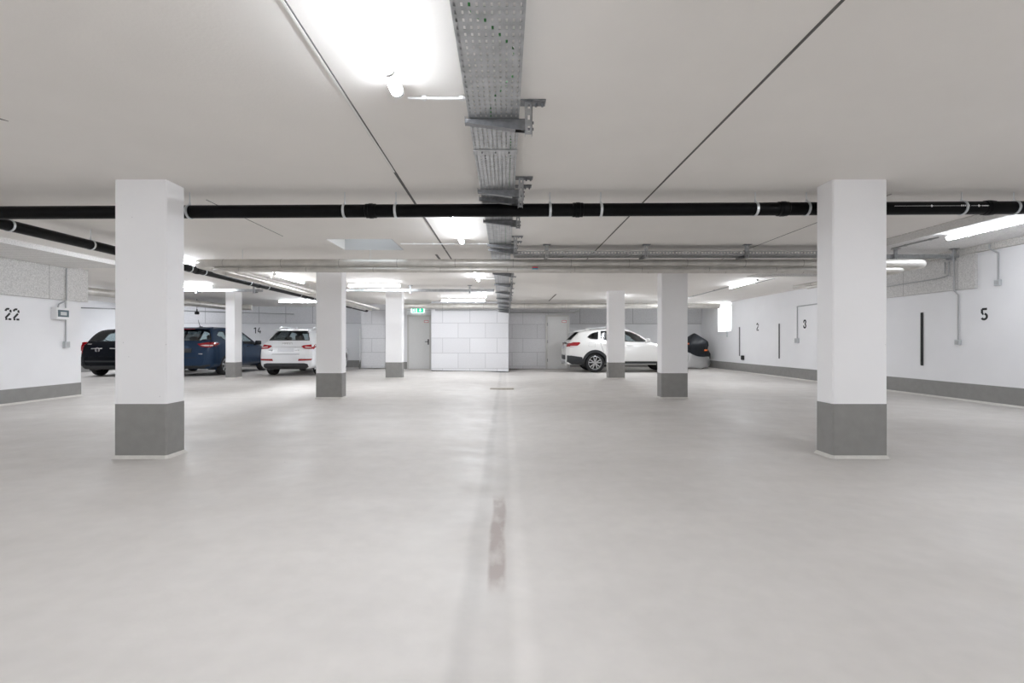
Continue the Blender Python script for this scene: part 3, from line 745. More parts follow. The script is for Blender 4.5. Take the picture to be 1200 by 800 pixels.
def cross_tray(label, x0, x1, Y, z, w=.3, posts=(), pcat='slotted posts', side=-1):
    t = thing('cable_tray', label, 'cable tray', (x0, Y + w / 2, z))
    mb = tray_mesh(x1 - x0, w, .06, 9)
    b = obj('tray_body', mb, M['galv'], t, solid=.0015, recalc=False); b.rotation_euler = (0, 0, -PI / 2)
    for X in posts:
        cz = (PZ - .02 if X > PX and Y < PY else CEIL) - z - .002
        mb = MB(); rows = max(2, int((cz + .06) / .06)); vs = steps(-.06, (cz + .06) / rows, .03, rows)
        xx = X - x0; yy = -w / 2 - .03
        perforated(mb, [xx - .022, xx - .007, xx + .007, xx + .022], vs, lambda i, j: i == 1 and j % 2 == 1, lambda u, v: (u, yy - .02, v))
        for q in (-.022, .022): perforated(mb, [yy - .02, yy + .02], [-.06, cz], lambda i, j: False, lambda u, v: (xx + q, u, v))
        p = obj('slotted_post', mb, M['galv'], t, solid=.003, recalc=False)
        mb = MB(); mb.box(xx - .06, xx + .06, yy - .05, yy + .04, cz - .008, cz); obj('head_plate', mb, M['galv_dark'], p)
        mb = MB(); mb.prism([(yy, -.005), (w / 2, -.005), (w / 2, -.025), (yy, -.06)], xx - .02, xx + .02, lambda u, v, q: (q, u, v)); obj('cantilever_arm', mb, M['galv_dark'], p)
cross_tray('perforated cable tray branching right in front of the silver ducts', .14, 5.58, 7.62, 2.455, .3, (.65, 2.2, 3.77))
cross_tray('short steel tray in the right recess ending at the right wall', 6.5, 8.4, 9.0, 2.65, .12, (8.28, 7.2))
cross_tray('narrow perforated tray branching left near the exit door', -4.3, -.3, 13.1, 2.455, .15, (-2.55, -.95))
cross_tray('narrow perforated tray hanging above the blue car', -8.75, -6.6, 13.1, 2.455, .15, (-8.3, -6.75))
# white conduits from lamps to the tray
def conduit(label, pts, r, m='white_plastic', clips=(), cat='conduit', name='conduit'):
    t = thing(name, label, cat, pts[0])
    b0 = Vector(pts[0]); mb = MB()
    P = [Vector(p) - b0 for p in pts]; path = [P[0]]
    for i in range(1, len(P) - 1):
        a = (P[i - 1] - P[i]); b = (P[i + 1] - P[i]); q = min(.03, a.length / 2.5, b.length / 2.5)
        path += [P[i] + a.normalized() * q, P[i], P[i] + b.normalized() * q]
    path.append(P[-1]); mb.tube(path, r, 10); obj('conduit_run', mb, M[m], t, smooth=True, autosmooth=50)
    for c in clips:
        mb = MB(); c = Vector(c) - b0; mb.rbox(c.x - r * 1.6, c.x + r * 1.6, c.y - r * 1.6, c.y + r * 1.6, c.z - r * 1.4, c.z + r * 1.4, r * .3, 1); obj('conduit_clip', mb, M[m], t)
    return t
zc = CEIL - .018
conduit('white conduit from the nearest lamp to the tray', [(-.6, 3.0, zc), (-.24, 3.0, zc)], .009, clips=[(-.5, 3.0, zc), (-.27, 3.0, zc)])
conduit('white conduit crossing the ceiling from the skylight to the tray', [(-1.6, 7.45, zc), (-.26, 7.45, zc)], .01, clips=[(-1.4, 7.45, zc), (-1.1, 7.45, zc), (-.8, 7.45, zc), (-.4, 7.45, zc)])
conduit('white conduit from the third lamp to the tray behind the ducts', [(-.6, 11.6, zc), (-.26, 11.6, zc)], .01)
conduit('thin conduit running lengthwise to the lamp near number 3', [(6.09, 13.2, zc), (6.3, 18.9, zc)], .012, 'conduit', [(6.1, 14.2, zc), (6.18, 16, zc), (6.25, 17.6, zc)])
conduit('thin conduit on the ceiling of the right recess in front of its lamp', [(7.08, 7.95, PZ - .035), (7.08, 8.9, PZ - .035)], .012, 'conduit', [(7.08, 8.1, PZ - .035), (7.08, 8.6, PZ - .035)])
conduit('thin dark conduit along the left soffit edge behind the black pipe', [(-6.6, 5.0, zc), (-6.6, 9.3, zc)], .008, 'conduit', [(-6.6, 6.0, zc), (-6.6, 7.0, zc), (-6.6, 8.4, zc)])
conduit('dark tube under the pale duct above the right grey door', [(.2, 19.4, 2.27), (2.75, 19.4, 2.27), (2.95, 19.4, 2.33)], .04, 'conduit')
conduit('thin grey tube above the middle block wall', [(-2.6, 18.1, 2.27), (-.3, 18.1, 2.27)], .02, 'conduit')
# anchor rails cast in the ceiling
for (x, y0_, y1_), lab in (((-1.2, 8.45, 9.1), 'short slotted rail in the ceiling before the silver duct, left of tray'), ((6.45, 11.6, 12.6), 'short dark rail in the ceiling above number 3'),
                           ((1.62, 15.5, 18.0), 'short dark rail in the ceiling before the right grey door'), ((.68, 7.98, 8.2), 'tiny slotted rail beside the branching tray')):
    mb = MB(); mb.box(x - .02, x + .02, y0_, y1_, CEIL - .006, CEIL - .001)
    tag(obj('anchor_rail', mb, M['joint']), lab, 'ceiling rail')

# ---- wall-mounted electrics
def switch(label, c, nrm, sz=(.075, .075, .05)):
    """c: centre on wall, nrm: +1 faces +X, -1 faces -X"""
    t = thing('light_switch', label, 'switch', c)
    mb = MB(); x0, x1 = (0, sz[2]) if nrm > 0 else (-sz[2], 0)
    mb.rbox(x0, x1, -sz[0] / 2, sz[0] / 2, -sz[1] / 2, sz[1] / 2, .006, 1); obj('switch_box', mb, M['grey_plastic'], t)
    mb = MB(); xa = sz[2] * nrm; mb.rbox(min(xa, xa + .008 * nrm), max(xa, xa + .008 * nrm), -sz[0] * .32, sz[0] * .32, -sz[1] * .32, sz[1] * .32, .003, 1); obj('rocker', mb, M['conduit'], t)
Y = yr(1124); zz = H + (CY - 401) * Y / F
switch('grey light switch below the insulation panel, left of number 5', (XR, Y, zz), -1, (.1, .1, .05))
conduit('grey conduit dropping from the right recess tray to the switch left of number 5', [(XR - .07, 9.17, 2.62), (XR - .07, 9.17, 2.06), (XR - .02, Y, 1.98), (XR - .02, Y, zz + .05)], .012, 'conduit')
conduit('grey conduit running back along the insulation panel', [(XR - .07, 9.28, 2.62), (XR - .07, 9.28, 2.36), (XR - .07, 9.5, 2.33), (XR - .07, 11.2, 2.31)], .011, 'conduit')
conduit('second grey conduit beside it dropping to the insulation panel', [(XR - .07, 9.36, 2.62), (XR - .07, 9.36, 2.4)], .011, 'conduit')
Y = yr(1171); zz = H + (CY - 331) * Y / F
switch('grey switch box high on the right wall, right of number 5', (XR, Y, zz), -1, (.1, .1, .05))
conduit('grey conduit dropping to the switch box right of number 5', [(XR - .11, Y + .06, 2.79), (XR - .11, Y + .06, 2.71), (XR - .02, Y, 2.63), (XR - .02, Y, zz + .05)], .013, 'conduit')
Y = yr(935); zz = H + (CY - 399) * Y / F
switch('grey socket box below number 3', (XR, Y, zz), -1, (.15, .14, .06))
conduit('grey conduit bent above number 3 down to its socket box', [(XR - .02, 10.9, 2.16), (XR - .02, Y, 2.12), (XR - .02, Y, zz + .06)], .014, 'conduit')
Y = yr(871); zz = H + (CY - 419) * Y / F
mb = MB(); mb.rbox(XR - .05, XR - .001, Y - .1, Y + .1, zz - .08, zz + .08, .02, 2)
tag(obj('wall_socket', mb, M['black']), 'small black wall socket beside the bumper strip near the window', 'socket')
# left wall distribution box
def yl(px): return F * XL / (px - CX)
Y0_, bxz0, bxz1 = 9.2, 1.52, 1.745
fb = thing('fuse_box', 'grey distribution box with dark window on the left wall beside number 22', 'fuse box', (XL, Y0_ + .13, bxz0))
mb = MB(); mb.rbox(0, .12, -.13, .13, 0, bxz1 - bxz0, .008, 2); obj('box_body', mb, M['white_plastic'], fb)
mb = MB(); mb.rbox(.121, .127, -.11, .12, .05, .18, .004, 1); cv = obj('window_cover', mb, M['display'], fb); cv['label'] = 'dark hinged window of the box'
mb = MB(); mb.box(.127, .13, -.06, .07, .08, .145); obj('breaker_row', mb, M['grey_plastic'], cv)
conduit('grey conduit from the soffit down to the fuse box', [(XL + .08, 9.45, 2.52), (XL + .08, 9.45, 1.9), (XL + .05, 9.32, 1.81), (XL + .05, 9.30, 1.75)], .012, 'conduit')
conduit('grey conduit from fuse box to the switch below it', [(XL + .02, 9.5, 1.89), (XL + .02, 9.5, 1.1)], .012, 'conduit')
switch('small grey switch below the fuse box', (XL, 9.5, 1.04), 1, (.11, .12, .06))
mb = MB(); mb.tube([(-15.1, 17.0, 2.29), (-8.9, 20.5, 2.26)], .02, 8)
tag(obj('conduit', mb, M['conduit'], smooth=True), 'dark trunking above the blue car under the ducts', 'conduit')
mb = MB(); mb.tube([(-10.9, 17.2, 2.25), (-10.9, 17.2, 2.1)], .02, 8); mb.rbox(-10.96, -10.84, 17.14, 17.26, 2.06, 2.16, .02, 1)
mb.tube([(-10.9, 17.2, 2.2), (-10.9, 17.2, CEIL - .001)], .008, 6)
tag(obj('hanging_socket', mb, M['black']), 'black socket hanging above the blue car roof', 'socket')
# floor drain
mb = MB(); a = at(574.5, 455.3, 11.7); b = at(602, 455.3, 11.7)
mb.box(a.x, b.x, 11.55, 11.85, -.06, dip(.1) + .006 + .02)
tag(obj('floor_drain', mb, M['drain']), 'beige metal plate across the floor gully before the middle wall', 'drain')

# ================================================================== CARS
def pchip(xs_, ys_, x):
    n = len(xs_)
    if x <= xs_[0]: return ys_[0]
    if x >= xs_[-1]: return ys_[-1]
    h = [xs_[i + 1] - xs_[i] for i in range(n - 1)]; d = [(ys_[i + 1] - ys_[i]) / h[i] for i in range(n - 1)]
    m = [0] * n; m[0], m[-1] = d[0], d[-1]
    for i in range(1, n - 1):
        if d[i - 1] * d[i] > 0:
            w1, w2 = 2 * h[i] + h[i - 1], h[i] + 2 * h[i - 1]
            m[i] = (w1 + w2) / (w1 / d[i - 1] + w2 / d[i])
    i = max(k for k in range(n - 1) if xs_[k] <= x)
    t = (x - xs_[i]) / h[i]
    return (ys_[i] * (1 + 2 * t) * (1 - t) ** 2 + m[i] * h[i] * t * (1 - t) ** 2 + ys_[i + 1] * t * t * (3 - 2 * t) + m[i + 1] * h[i] * t * t * (t - 1))

def inpoly(x, y, P):
    c = False; j = len(P) - 1
    for i in range(len(P)):
        if (P[i][1] > y) != (P[j][1] > y) and x < (P[j][0] - P[i][0]) * (y - P[i][1]) / (P[j][1] - P[i][1]) + P[i][0]: c = not c
        j = i
    return c

def inset(P, d):
    n = len(P); A = sum(P[i][0] * P[(i + 1) % n][1] - P[(i + 1) % n][0] * P[i][1] for i in range(n)); s = 1 if A > 0 else -1
    out = []
    for i in range(n):
        a, b, c = Vector(P[i - 1]), Vector(P[i]), Vector(P[(i + 1) % n])
        e1, e2 = (b - a).normalized(), (c - b).normalized()
        n1, n2 = Vector((-e1.y, e1.x)) * s, Vector((-e2.y, e2.x)) * s
        k = (n1 + n2); k = k / max(.35, k.length_squared) * 2
        q = b + k * d * .5 * 1.0
        out.append((q.x, q.y))
    return out

class Car:
    def __init__(s, label, st, W, paint, group, loc, rz, scale, cat='car'):
        s.root = thing('car', label, cat, loc, rz, group); s.root.scale = (scale,) * 3
        s.W = W; s.paint = paint; s.st = st
        X = [r[0] for r in st]; s.L = X[-1]
        f = lambda k, x: pchip(X, [r[k] for r in st], x)
        N = 240; xs_ = []
        for i in range(N + 1):
            t = i / N; t = t - .12 * math.sin(2 * PI * t) / (2 * PI) * 2      # denser at the ends
            xs_.append(t * s.L)
        V, Fc = [], []; half = None
        for x in xs_:
            z0, z1, zm, zb, zr_, w0, w1, wm, wb, wr = [f(k, x) for k in range(1, 11)]
            P = [(0, z0), (w0, z0), (w1, z1), (wm, zm), (wb, zb), (wr, zr_ - .035), (wr * .45, zr_ - .008), (0, zr_)]
            seg = [3, 3, 8, 9, 13, 5, 4]; rad = [0, .05, .07, .16, .1, .12, .2, 0]
            pts = []
            for i in range(len(P) - 1):
                a, b = Vector(P[i]), Vector(P[i + 1]); l = (b - a).length or 1e-6; d = (b - a) / l
                ra, rb = min(rad[i], l * .45), min(rad[i + 1], l * .45)
                A, B = a + d * ra, b - d * rb
                for k in range(seg[i]): pts.append(A + (B - A) * k / seg[i])
                if i + 1 < len(P) - 1:
                    c = Vector(P[i + 2]); l2 = (c - b).length or 1e-6; B2 = b + (c - b) / l2 * min(rad[i + 1], l2 * .45)
                    for k in range(4):
                        t = k / 4; pts.append((B * (1 - t) + b * t) * (1 - t) + (b * (1 - t) + B2 * t) * t)
            pts.append(Vector(P[-1]))
            half = len(pts)
            V += [(x, p.x, p.y) for p in pts] + [(x, -p.x, p.y) for p in reversed(pts[1:-1])]
        R = 2 * half - 2
        for i in range(N):
            for k in range(R):
                k2 = (k + 1) % R; Fc.append((i * R + k, (i + 1) * R + k, (i + 1) * R + k2, i * R + k2))
        # end caps as strips
        for base, rev in ((0, False), (N * R, True)):
            for k in range(half - 1):
                a, b = base + k, base + k + 1
                c, d = base + (R - k - 1) % R if k + 1 < half - 1 else b, base + (R - k) % R
                q = []
                for v in (a, b, c, d):
                    if v not in q: q.append(v)
                if len(q) >= 3: Fc.append(tuple(q if rev else reversed(q)))
        s.V, s.F = V, Fc
        s.bvh = BVHTree.FromPolygons([Vector(v) for v in V], Fc)
        s.cut = []          # (axis, polygon)
        s.arches = []
    AX = {'rear': (Vector((1, 0, 0)), lambda u, v: Vector((-1, u, v))), 'front': (Vector((-1, 0, 0)), lambda u, v: Vector((6, u, v))),
          'right': (Vector((0, 1, 0)), lambda u, v: Vector((u, -2, v))), 'left': (Vector((0, -1, 0)), lambda u, v: Vector((u, 2, v)))}
    def hit(s, ax, u, v, off):
        d, o = s.AX[ax]; p = o(u, v)
        h = s.bvh.ray_cast(p, d)[0]
        if h is None:
            q = s.bvh.find_nearest(p + d * (1.2 if ax in ('right', 'left') else 1.1))[0]
            h = Vector((q.x, u, v)) if ax in ('rear', 'front') else Vector((u, q.y, v))
        return h - d * off
    def patch(s, name, m, ax, P, off=.006, thick=.02, parent=None, cuts=3, label=None):
        d = s.AX[ax][0]; bm = bmesh.new()
        vs = [bm.verts.new((p[0], p[1], 0)) for p in P]; bm.faces.new(vs)
        bmesh.ops.triangulate(bm, faces=bm.faces[:])
        bmesh.ops.subdivide_edges(bm, edges=bm.edges[:], cuts=cuts, use_grid_fill=True)
        bmesh.ops.triangulate(bm, faces=bm.faces[:])
        for v in bm.verts: v.co = s.hit(ax, v.co.x, v.co.y, off)
        ed = [e for e in bm.edges if len(e.link_faces) == 1]
        r = bmesh.ops.extrude_edge_only(bm, edges=ed)
        for g in r['geom']:
            if isinstance(g, bmesh.types.BMVert): g.co += d * thick
        bmesh.ops.recalc_face_normals(bm, faces=bm.faces[:])
        bm.verts.index_update(); mb = MB(); mb.add([v.co[:] for v in bm.verts], [[v.index for v in f.verts] for f in bm.faces]); bm.free()
        o = obj(name, mb, M[m] if isinstance(m, str) else m, parent or s.root, recalc=False, smooth=True, autosmooth=35)
        if label: o['label'] = label
        return o
    def band(s, name, m, ax, A, B, off=.006, thick=.02, parent=None, closed=True, sub=4):
        """strip between two matching outlines"""
        d = s.AX[ax][0]; n = len(A); mb = MB(); rows = []
        rng = range(n) if closed else range(n - 1)
        for i in rng:
            j = (i + 1) % n
            for k in range(sub):
                t = k / sub
                rows.append(((A[i][0] + (A[j][0] - A[i][0]) * t, A[i][1] + (A[j][1] - A[i][1]) * t), (B[i][0] + (B[j][0] - B[i][0]) * t, B[i][1] + (B[j][1] - B[i][1]) * t)))
        if not closed: rows.append((A[-1], B[-1]))
        for a, b in rows:
            p, q = s.hit(ax, *a, off), s.hit(ax, *b, off); mb.v += [tuple(p + d * thick), tuple(p), tuple(q), tuple(q + d * thick)]
        k = len(rows)
        for i in range(k if closed else k - 1):
            j = (i + 1) % k
            for e in range(3): mb.f.append((i * 4 + e, i * 4 + e + 1, j * 4 + e + 1, j * 4 + e)); mb.mi.append(0)
        return obj(name, mb, M[m] if isinstance(m, str) else m, parent or s.root, smooth=True, autosmooth=35)
    def window(s, name, ax, P, glass='glass', rim=.035):
        s.cut.append((ax, P))
        g = s.patch(name, glass, ax, P, .004, .004, cuts=4)
        s.band('window_seal', 'black', ax, P, inset(P, rim), .007, .02, g)
        return g
    def both(s, fn, *a, **k):
        for ax in ('right', 'left'): fn(a[0], a[1], ax, *a[2:], **k)
    def arch(s, xa, za, ra, trim, tw):
        s.arches.append((xa, za, ra))
        for ax in ('right', 'left'):
            A = [(xa + (ra - .03) * math.cos(t), za + (ra - .03) * math.sin(t)) for t in [math.radians(-18 + 216 * i / 18) for i in range(19)]]
            B = [(xa + (ra + tw) * math.cos(t), za + (ra + tw) * math.sin(t)) for t in [math.radians(-18 + 216 * i / 18) for i in range(19)]]
            s.band('wheel_arch_trim', trim, ax, A, B, .008, .03, None, False, 2)
            sg = -1 if ax == 'right' else 1; mb = MB()
            y1 = sg * (s.W / 2 - .06); y0 = sg * (s.W / 2 - .42)
            n = 19; ring = [(xa + (ra + .0) * math.cos(t), za + ra * math.sin(t)) for t in [math.radians(-20 + 220 * i / 18) for i in range(19)]]
            mb.add([(u, y1, v) for u, v in ring] + [(u, y0, v) for u, v in ring], [(i, i + 1, n + i + 1, n + i) for i in range(n - 1)] + [tuple(range(n, 2 * n))])
            obj('wheel_arch_liner', mb, M['black'], s.root)
    def wheel(s, xa, side, r, wd, spokes, rimr=.68, rimcol='silver', split=False):
        y = side * (s.W / 2 - .035); sg = side
        mb = MB(); w2 = wd
        prof = [(r * rimr, 0), (r * .80, .006), (r * .93, -.004), (r * .985, -.025), (r, -.05), (r, -w2 + .05), (r * .97, -w2 + .02), (r * .8, -w2), (r * .5, -w2)]
        mb.lathe([(a, sg * h) for a, h in prof], 40, 'y', (0, 0, 0))
        t = obj('wheel', mb, M['tire'], s.root, smooth=True, autosmooth=40); t.location = (xa, y, r)
        mb = MB(); R = r * rimr
        mb.lathe([(R, sg * -.002), (R * .96, sg * .004), (R * .92, sg * -.02), (R * .9, sg * -.12)], 40, 'y')
        mb.lathe([(R * .2, sg * -.02), (R * .19, sg * -.008), (R * .1, sg * -.004), (.001, sg * -.004)], 20, 'y')
        for k in range(spokes):
            a = 2 * PI * k / spokes + .3
            arms = [(a, a)] if not split else [(a - .05, a - .26), (a + .05, a + .26)]
            for a0, a1 in arms:
                p0 = Vector((math.cos(a0) * R * .12, 0, math.sin(a0) * R * .12)); p1 = Vector((math.cos(a1) * R * .95, 0, math.sin(a1) * R * .95))
                d = (p1 - p0).normalized(); n_ = Vector((-d.z, 0, d.x)); w0, w1 = (R * .085, R * .06) if split else (R * .13, R * .1)
                q = [p0 - n_ * w0, p0 + n_ * w0, p1 + n_ * w1, p1 - n_ * w1]
                ya, yb = sg * -.006, sg * -.04
                mb.add([(v.x, ya, v.z) for v in q] + [(v.x, yb, v.z) for v in q], [(0, 1, 2, 3), (7, 6, 5, 4), (0, 4, 5, 1), (1, 5, 6, 2), (2, 6, 7, 3), (3, 7, 4, 0)])
        obj('rim', mb, M[rimcol], t)
        mb = MB(); mb.lathe([(R * .9, sg * -.1), (.001, sg * -.1)], 24, 'y'); obj('brake_drum', mb, M['black'], t)
    def finish(s, body_name='body'):
        keep = []
        cuts = [(ax, inset(P, .014)) for ax, P in s.cut]
        for f in s.F:
            vs = [Vector(s.V[i]) for i in f]; c = sum(vs, Vector()) / len(vs)
            nrm = (vs[1] - vs[0]).cross(vs[2] - vs[0]); drop = False
            if len(vs) > 3 and nrm.length < 1e-9: nrm = (vs[2] - vs[1]).cross(vs[3] - vs[1])
            nrm = nrm.normalized() if nrm.length > 0 else nrm
            for ax, P in cuts:
                d = s.AX[ax][0]
                if ax in ('right', 'left'):
                    if c.y * d.y > 0 or abs(nrm.y) < .35: continue
                    if inpoly(c.x, c.z, P): drop = True
                else:
                    if (ax == 'rear') != (c.x < s.L / 2) or c.z < .7: continue
                    if ax == 'front' and c.x < s.L / 2: continue
                    if inpoly(c.y, c.z, P): drop = True
            for xa, za, ra in s.arches:
                if abs(c.y) > s.W / 2 - .40 and (c.x - xa) ** 2 + (c.z - za) ** 2 < ra * ra: drop = True
            if not drop: keep.append(f)
        mb = MB(); inner = []
        for x, y, z in s.V:
            k = max(0, 1 - .02 / max(abs(y), .02)); inner.append((x, y * k, z - (.02 if z > 1.2 else .012)))
        mb.v = inner; mb.f = [tuple(reversed(f)) for f in keep if all(s.V[i][2] > .86 and .25 < s.V[i][0] < s.L - .95 for i in f)]; mb.mi = [0] * len(mb.f)
        bm = bmesh.new(); bv = {}
        for f in mb.f:
            try: bm.faces.new([bv.setdefault(i, None) or bv.__setitem__(i, bm.verts.new(inner[i])) or bv[i] for i in f])
            except ValueError: pass
        bm.verts.index_update(); m2 = MB(); m2.add([v.co[:] for v in bm.verts], [[v.index for v in f.verts] for f in bm.faces]); bm.free()
        obj('cabin_lining', m2, M['lining'], s.root, smooth=True, recalc=False)
        mb = MB(); mb.v = s.V; mb.f = keep; mb.mi = [0] * len(keep)
        return obj(body_name, mb, M[s.paint], s.root, smooth=True, autosmooth=50, recalc=False)
    def cabin(s, x0, x1, xr, xf, zf=.45, zb=.92):
        """dark tub, rear bench with head restraints and two front seats"""
        hw = s.W / 2 - .14
        mb = MB(); mb.add([(x0, -hw, zb), (x1, -hw, zb), (x1, hw, zb), (x0, hw, zb), (x0, -hw, zf), (x1, -hw, zf), (x1, hw, zf), (x0, hw, zf)],
                          [(0, 1, 5, 4), (1, 2, 6, 5), (2, 3, 7, 6), (3, 0, 4, 7), (4, 5, 6, 7)])
        obj('cabin_tub', mb, M['interior'], s.root)
        mb = MB(); mb.rbox(xr, xr + .22, -hw + .06, hw - .06, .55, 1.1, .06, 2); b = obj('seat', mb, M['interior'], s.root, smooth=True, autosmooth=40)
        for y in (-.42, 0, .42):
            mb = MB(); mb.rbox(xr + .03, xr + .15, y - .13, y + .13, 1.08, 1.29 if y else 1.2, .05, 2); obj('head_restraint', mb, M['interior'], b, smooth=True, autosmooth=40)
        for y in (-.38, .38):
            mb = MB(); mb.rbox(xf, xf + .22, y - .25, y + .25, .5, 1.16, .08, 2); b = obj('seat', mb, M['interior'], s.root, smooth=True, autosmooth=40)
            mb = MB(); mb.rbox(xf + .03, xf + .15, y - .13, y + .13, 1.15, 1.36, .05, 2); obj('head_restraint', mb, M['interior'], b, smooth=True, autosmooth=40)
    def mirror(s, x, z, m):
        for sg in (-1, 1):
            p = s.hit('right' if sg < 0 else 'left', x, z, 0); mb = MB()
            mb.rbox(x - .02, x + .12, min(p.y + sg * .04, p.y + sg * .24), max(p.y + sg * .04, p.y + sg * .24), z, z + .16, .04, 2)
            mb.tube([p, p + Vector((0.03, sg * .08, .03))], .025, 8)
            obj('side_mirror', mb, M[m], s.root, smooth=True, autosmooth=40)
    def handle(s, x, z, m):
        for ax, sg in (('right', -1), ('left', 1)):
            p = s.hit(ax, x, z, 0); mb = MB()
            mb.rbox(x - .1, x + .1, min(p.y - .01 * sg, p.y + .035 * sg), max(p.y - .01 * sg, p.y + .035 * sg), z - .016, z + .016, .012, 2); obj('door_handle', mb, M[m], s.root, smooth=True, autosmooth=40)
    def seam(s, pts, ax='right', w=.012):
        A = [(p[0] - w / 2, p[1]) for p in pts]; B = [(p[0] + w / 2, p[1]) for p in pts]
        s.band('panel_gap', 'seam' if 'paint_white' in s.paint or 'pearl' in s.paint else 'black', ax, A, B, .004, .006, None, False, 6)

# station: x, z0, z1, zm, zb, zr, w0, w1, wm, wb, wr
def stations(L, W, prof, belt, z0=.24, tuck=.72):
    """prof: list of (x, roof z, roof half width, side half width factor)"""
    out = []
    for x, zr_, wr, k in prof:
        wm = W / 2 * k
        zb = min(belt(x), zr_ - .05)
        e0 = z0 + max(0, .10 - x) * .9 + max(0, x - L + .2) * .4
        zm = min(.66, zb - .04)
        out.append((x, e0, min(e0 + .1, zm - .05), zm, zb, zr_, wm * .84, wm * .975, wm, min(wm * .97, max(wr + .02, wm * .955)), min(wr, wm * .95)))
    return out

# ---- rear-facing white car (compact SUV)
L, W = 4.39, 1.83
prof = [(0, .74, .60, .70), (.03, .86, .70, .84), (.09, .98, .72, .92), (.2, 1.1, .72, .965), (.29, 1.19, .72, .98), (.42, 1.33, .66, .99), (.56, 1.46, .61, 1), (.66, 1.525, .585, 1), (.85, 1.555, .58, 1), (1.6, 1.585, .585, 1), (2.3, 1.555, .58, 1),
        (2.7, 1.46, .57, 1), (3.05, 1.27, .62, 1), (3.35, 1.08, .68, 1), (3.8, .99, .68, .98), (4.15, .9, .64, .9), (4.33, .76, .58, .76), (4.39, .64, .5, .64)]
car = Car('white hatch-backed car seen from behind, left of the middle left column', stations(L, W, prof, lambda x: 1.02 - .03 * x), W, 'paint_white', 'parked cars', (-6.93, 15.35, 0), PI / 2 + .03, .975)
car.window('rear_window', 'rear', [(-.66, 1.165), (.66, 1.165), (.635, 1.24), (.50, 1.475), (.3, 1.495), (-.3, 1.495), (-.50, 1.475), (-.635, 1.24)])
for ax in ('right', 'left'):
    car.window('side_window', ax, [(.78, 1.10), (1.85, 1.06), (1.85, 1.49), (1.2, 1.5), (.98, 1.45)], 'glass_dark')
    car.window('side_window', ax, [(1.93, 1.06), (3.02, 1.03), (2.55, 1.41), (2.3, 1.48), (1.93, 1.49)], 'glass')
car.window('windscreen', 'front', [(-.62, 1.12), (.62, 1.12), (.52, 1.45), (-.52, 1.45)], 'glass')
for sg in (-1, 1):
    q = lambda P: [(sg * y, z) for y, z in P] if sg > 0 else [(-y, z) for y, z in reversed(P)]
    lt = car.patch('tail_light', 'tail_red', 'rear', q([(.47, .97), (.58, .90), (.85, .885), (.875, .97), (.83, 1.045), (.52, 1.01)]), .018, .06, label='red wedge tail light')
    car.patch('lens_strip', 'tail_clear', 'rear', q([(.6, .94), (.8, .93), (.8, .95), (.6, .965)]), .021, .01, lt)
    car.patch('bumper_reflector', 'tail_red', 'rear', q([(.40, .505), (.8, .52), (.83, .57), (.42, .57)]), .014, .03)
    ph = car.patch('roof_rail', 'white', 'rear', q([(.5, 1.53), (.56, 1.51), (.58, 1.55), (.52, 1.57)]), -.9, .05) if False else None
    mb = MB(); mb.tube([(.8, sg * .57, 1.54), (.9, sg * .575, 1.6), (1.4, sg * .58, 1.63), (2.2, sg * .575, 1.6), (2.35, sg * .57, 1.55)], [.018] * 5, 8); obj('roof_rail', mb, M['silver'], car.root, smooth=True)
    mb = MB(); mb.tube([(.0, sg * .52, .22), (.25, sg * .52, .22)], .035, 12); obj('exhaust_pipe', mb, M['clad'], car.root, smooth=True, autosmooth=40) if sg > 0 else None
car.patch('rear_valance', 'clad', 'rear', [(-.72, .30), (-.6, .23), (.6, .23), (.72, .30), (.70, .40), (.6, .43), (-.6, .43), (-.70, .40)], .012, .05)
car.patch('number_plate', 'plate', 'rear', [(-.26, .80), (.26, .80), (.26, .91), (-.26, .91)], .012, .02)
car.patch('plate_recess_edge', 'silver', 'rear', [(-.46, .945), (.46, .945), (.46, .965), (-.46, .965)], .012, .02)
car.seam([(-.0, 0)] and [(.0, .0)], 'rear') if False else None
car.patch('tailgate_gap', 'black', 'rear', [(-.86, .715), (.86, .715), (.86, .727), (-.86, .727)], .003, .005)
em = thing('emblem_holder', '', '', (0, 0, 0)) if False else None
mb = MB()
for k in range(4):
    y = (k - 1.5) * .075; p = car.hit('rear', y, 1.05, .012)
    ring = [(p.x + .0, p.y + .05 * math.cos(a), p.z + .05 * math.sin(a)) for a in [2 * PI * i / 16 for i in range(17)]]
    mb.tube(ring, .007, 6, False)
o = obj('emblem', mb, M['chrome'], car.root); o['label'] = 'four linked chrome rings'
mb = MB()
for (u, v0) in ((.44, .83), (-.40, .83)):
    p = car.hit('rear', u, v0, .008)
    for k in range(3): mb.box(p.x - .003, p.x + .004, p.y + k * .045 - .015, p.y + k * .045 + .015, v0, v0 + .035)
obj('model_badge', mb, M['chrome'], car.root)
mb = MB(); p = car.hit('rear', 0, 1.2, .02); mb.tube([(p.x, 0, p.z), (p.x + .08, .2, p.z + .06), (p.x + .05, .42, p.z + .02)], .009, 6); obj('rear_wiper', mb, M['black'], car.root)
mb = MB(); mb.prism([(.85, 1.555), (1.0, 1.56), (.93, 1.62), (.87, 1.625)], -.015, .015, lambda u, v, w: (u, w, v)); obj('roof_antenna', mb, M['paint_white'], car.root)
mb = MB(); mb.prism([(.38, 1.5), (.6, 1.545), (.75, 1.565), (.75, 1.53), (.6, 1.5), (.4, 1.48)], -.56, .56, lambda u, v, w: (u, w, v)); obj('roof_spoiler', mb, M['paint_white'], car.root)
for xa in (.88, 3.48):
    car.arch(xa, .34, .40, 'paint_white', .03)
    for sd in (-1, 1): car.wheel(xa, sd, .34, .23, 5, split=True)
car.handle(1.25, .95, 'paint_white'); car.handle(2.3, .93, 'paint_white'); car.mirror(2.75, .98, 'paint_white')
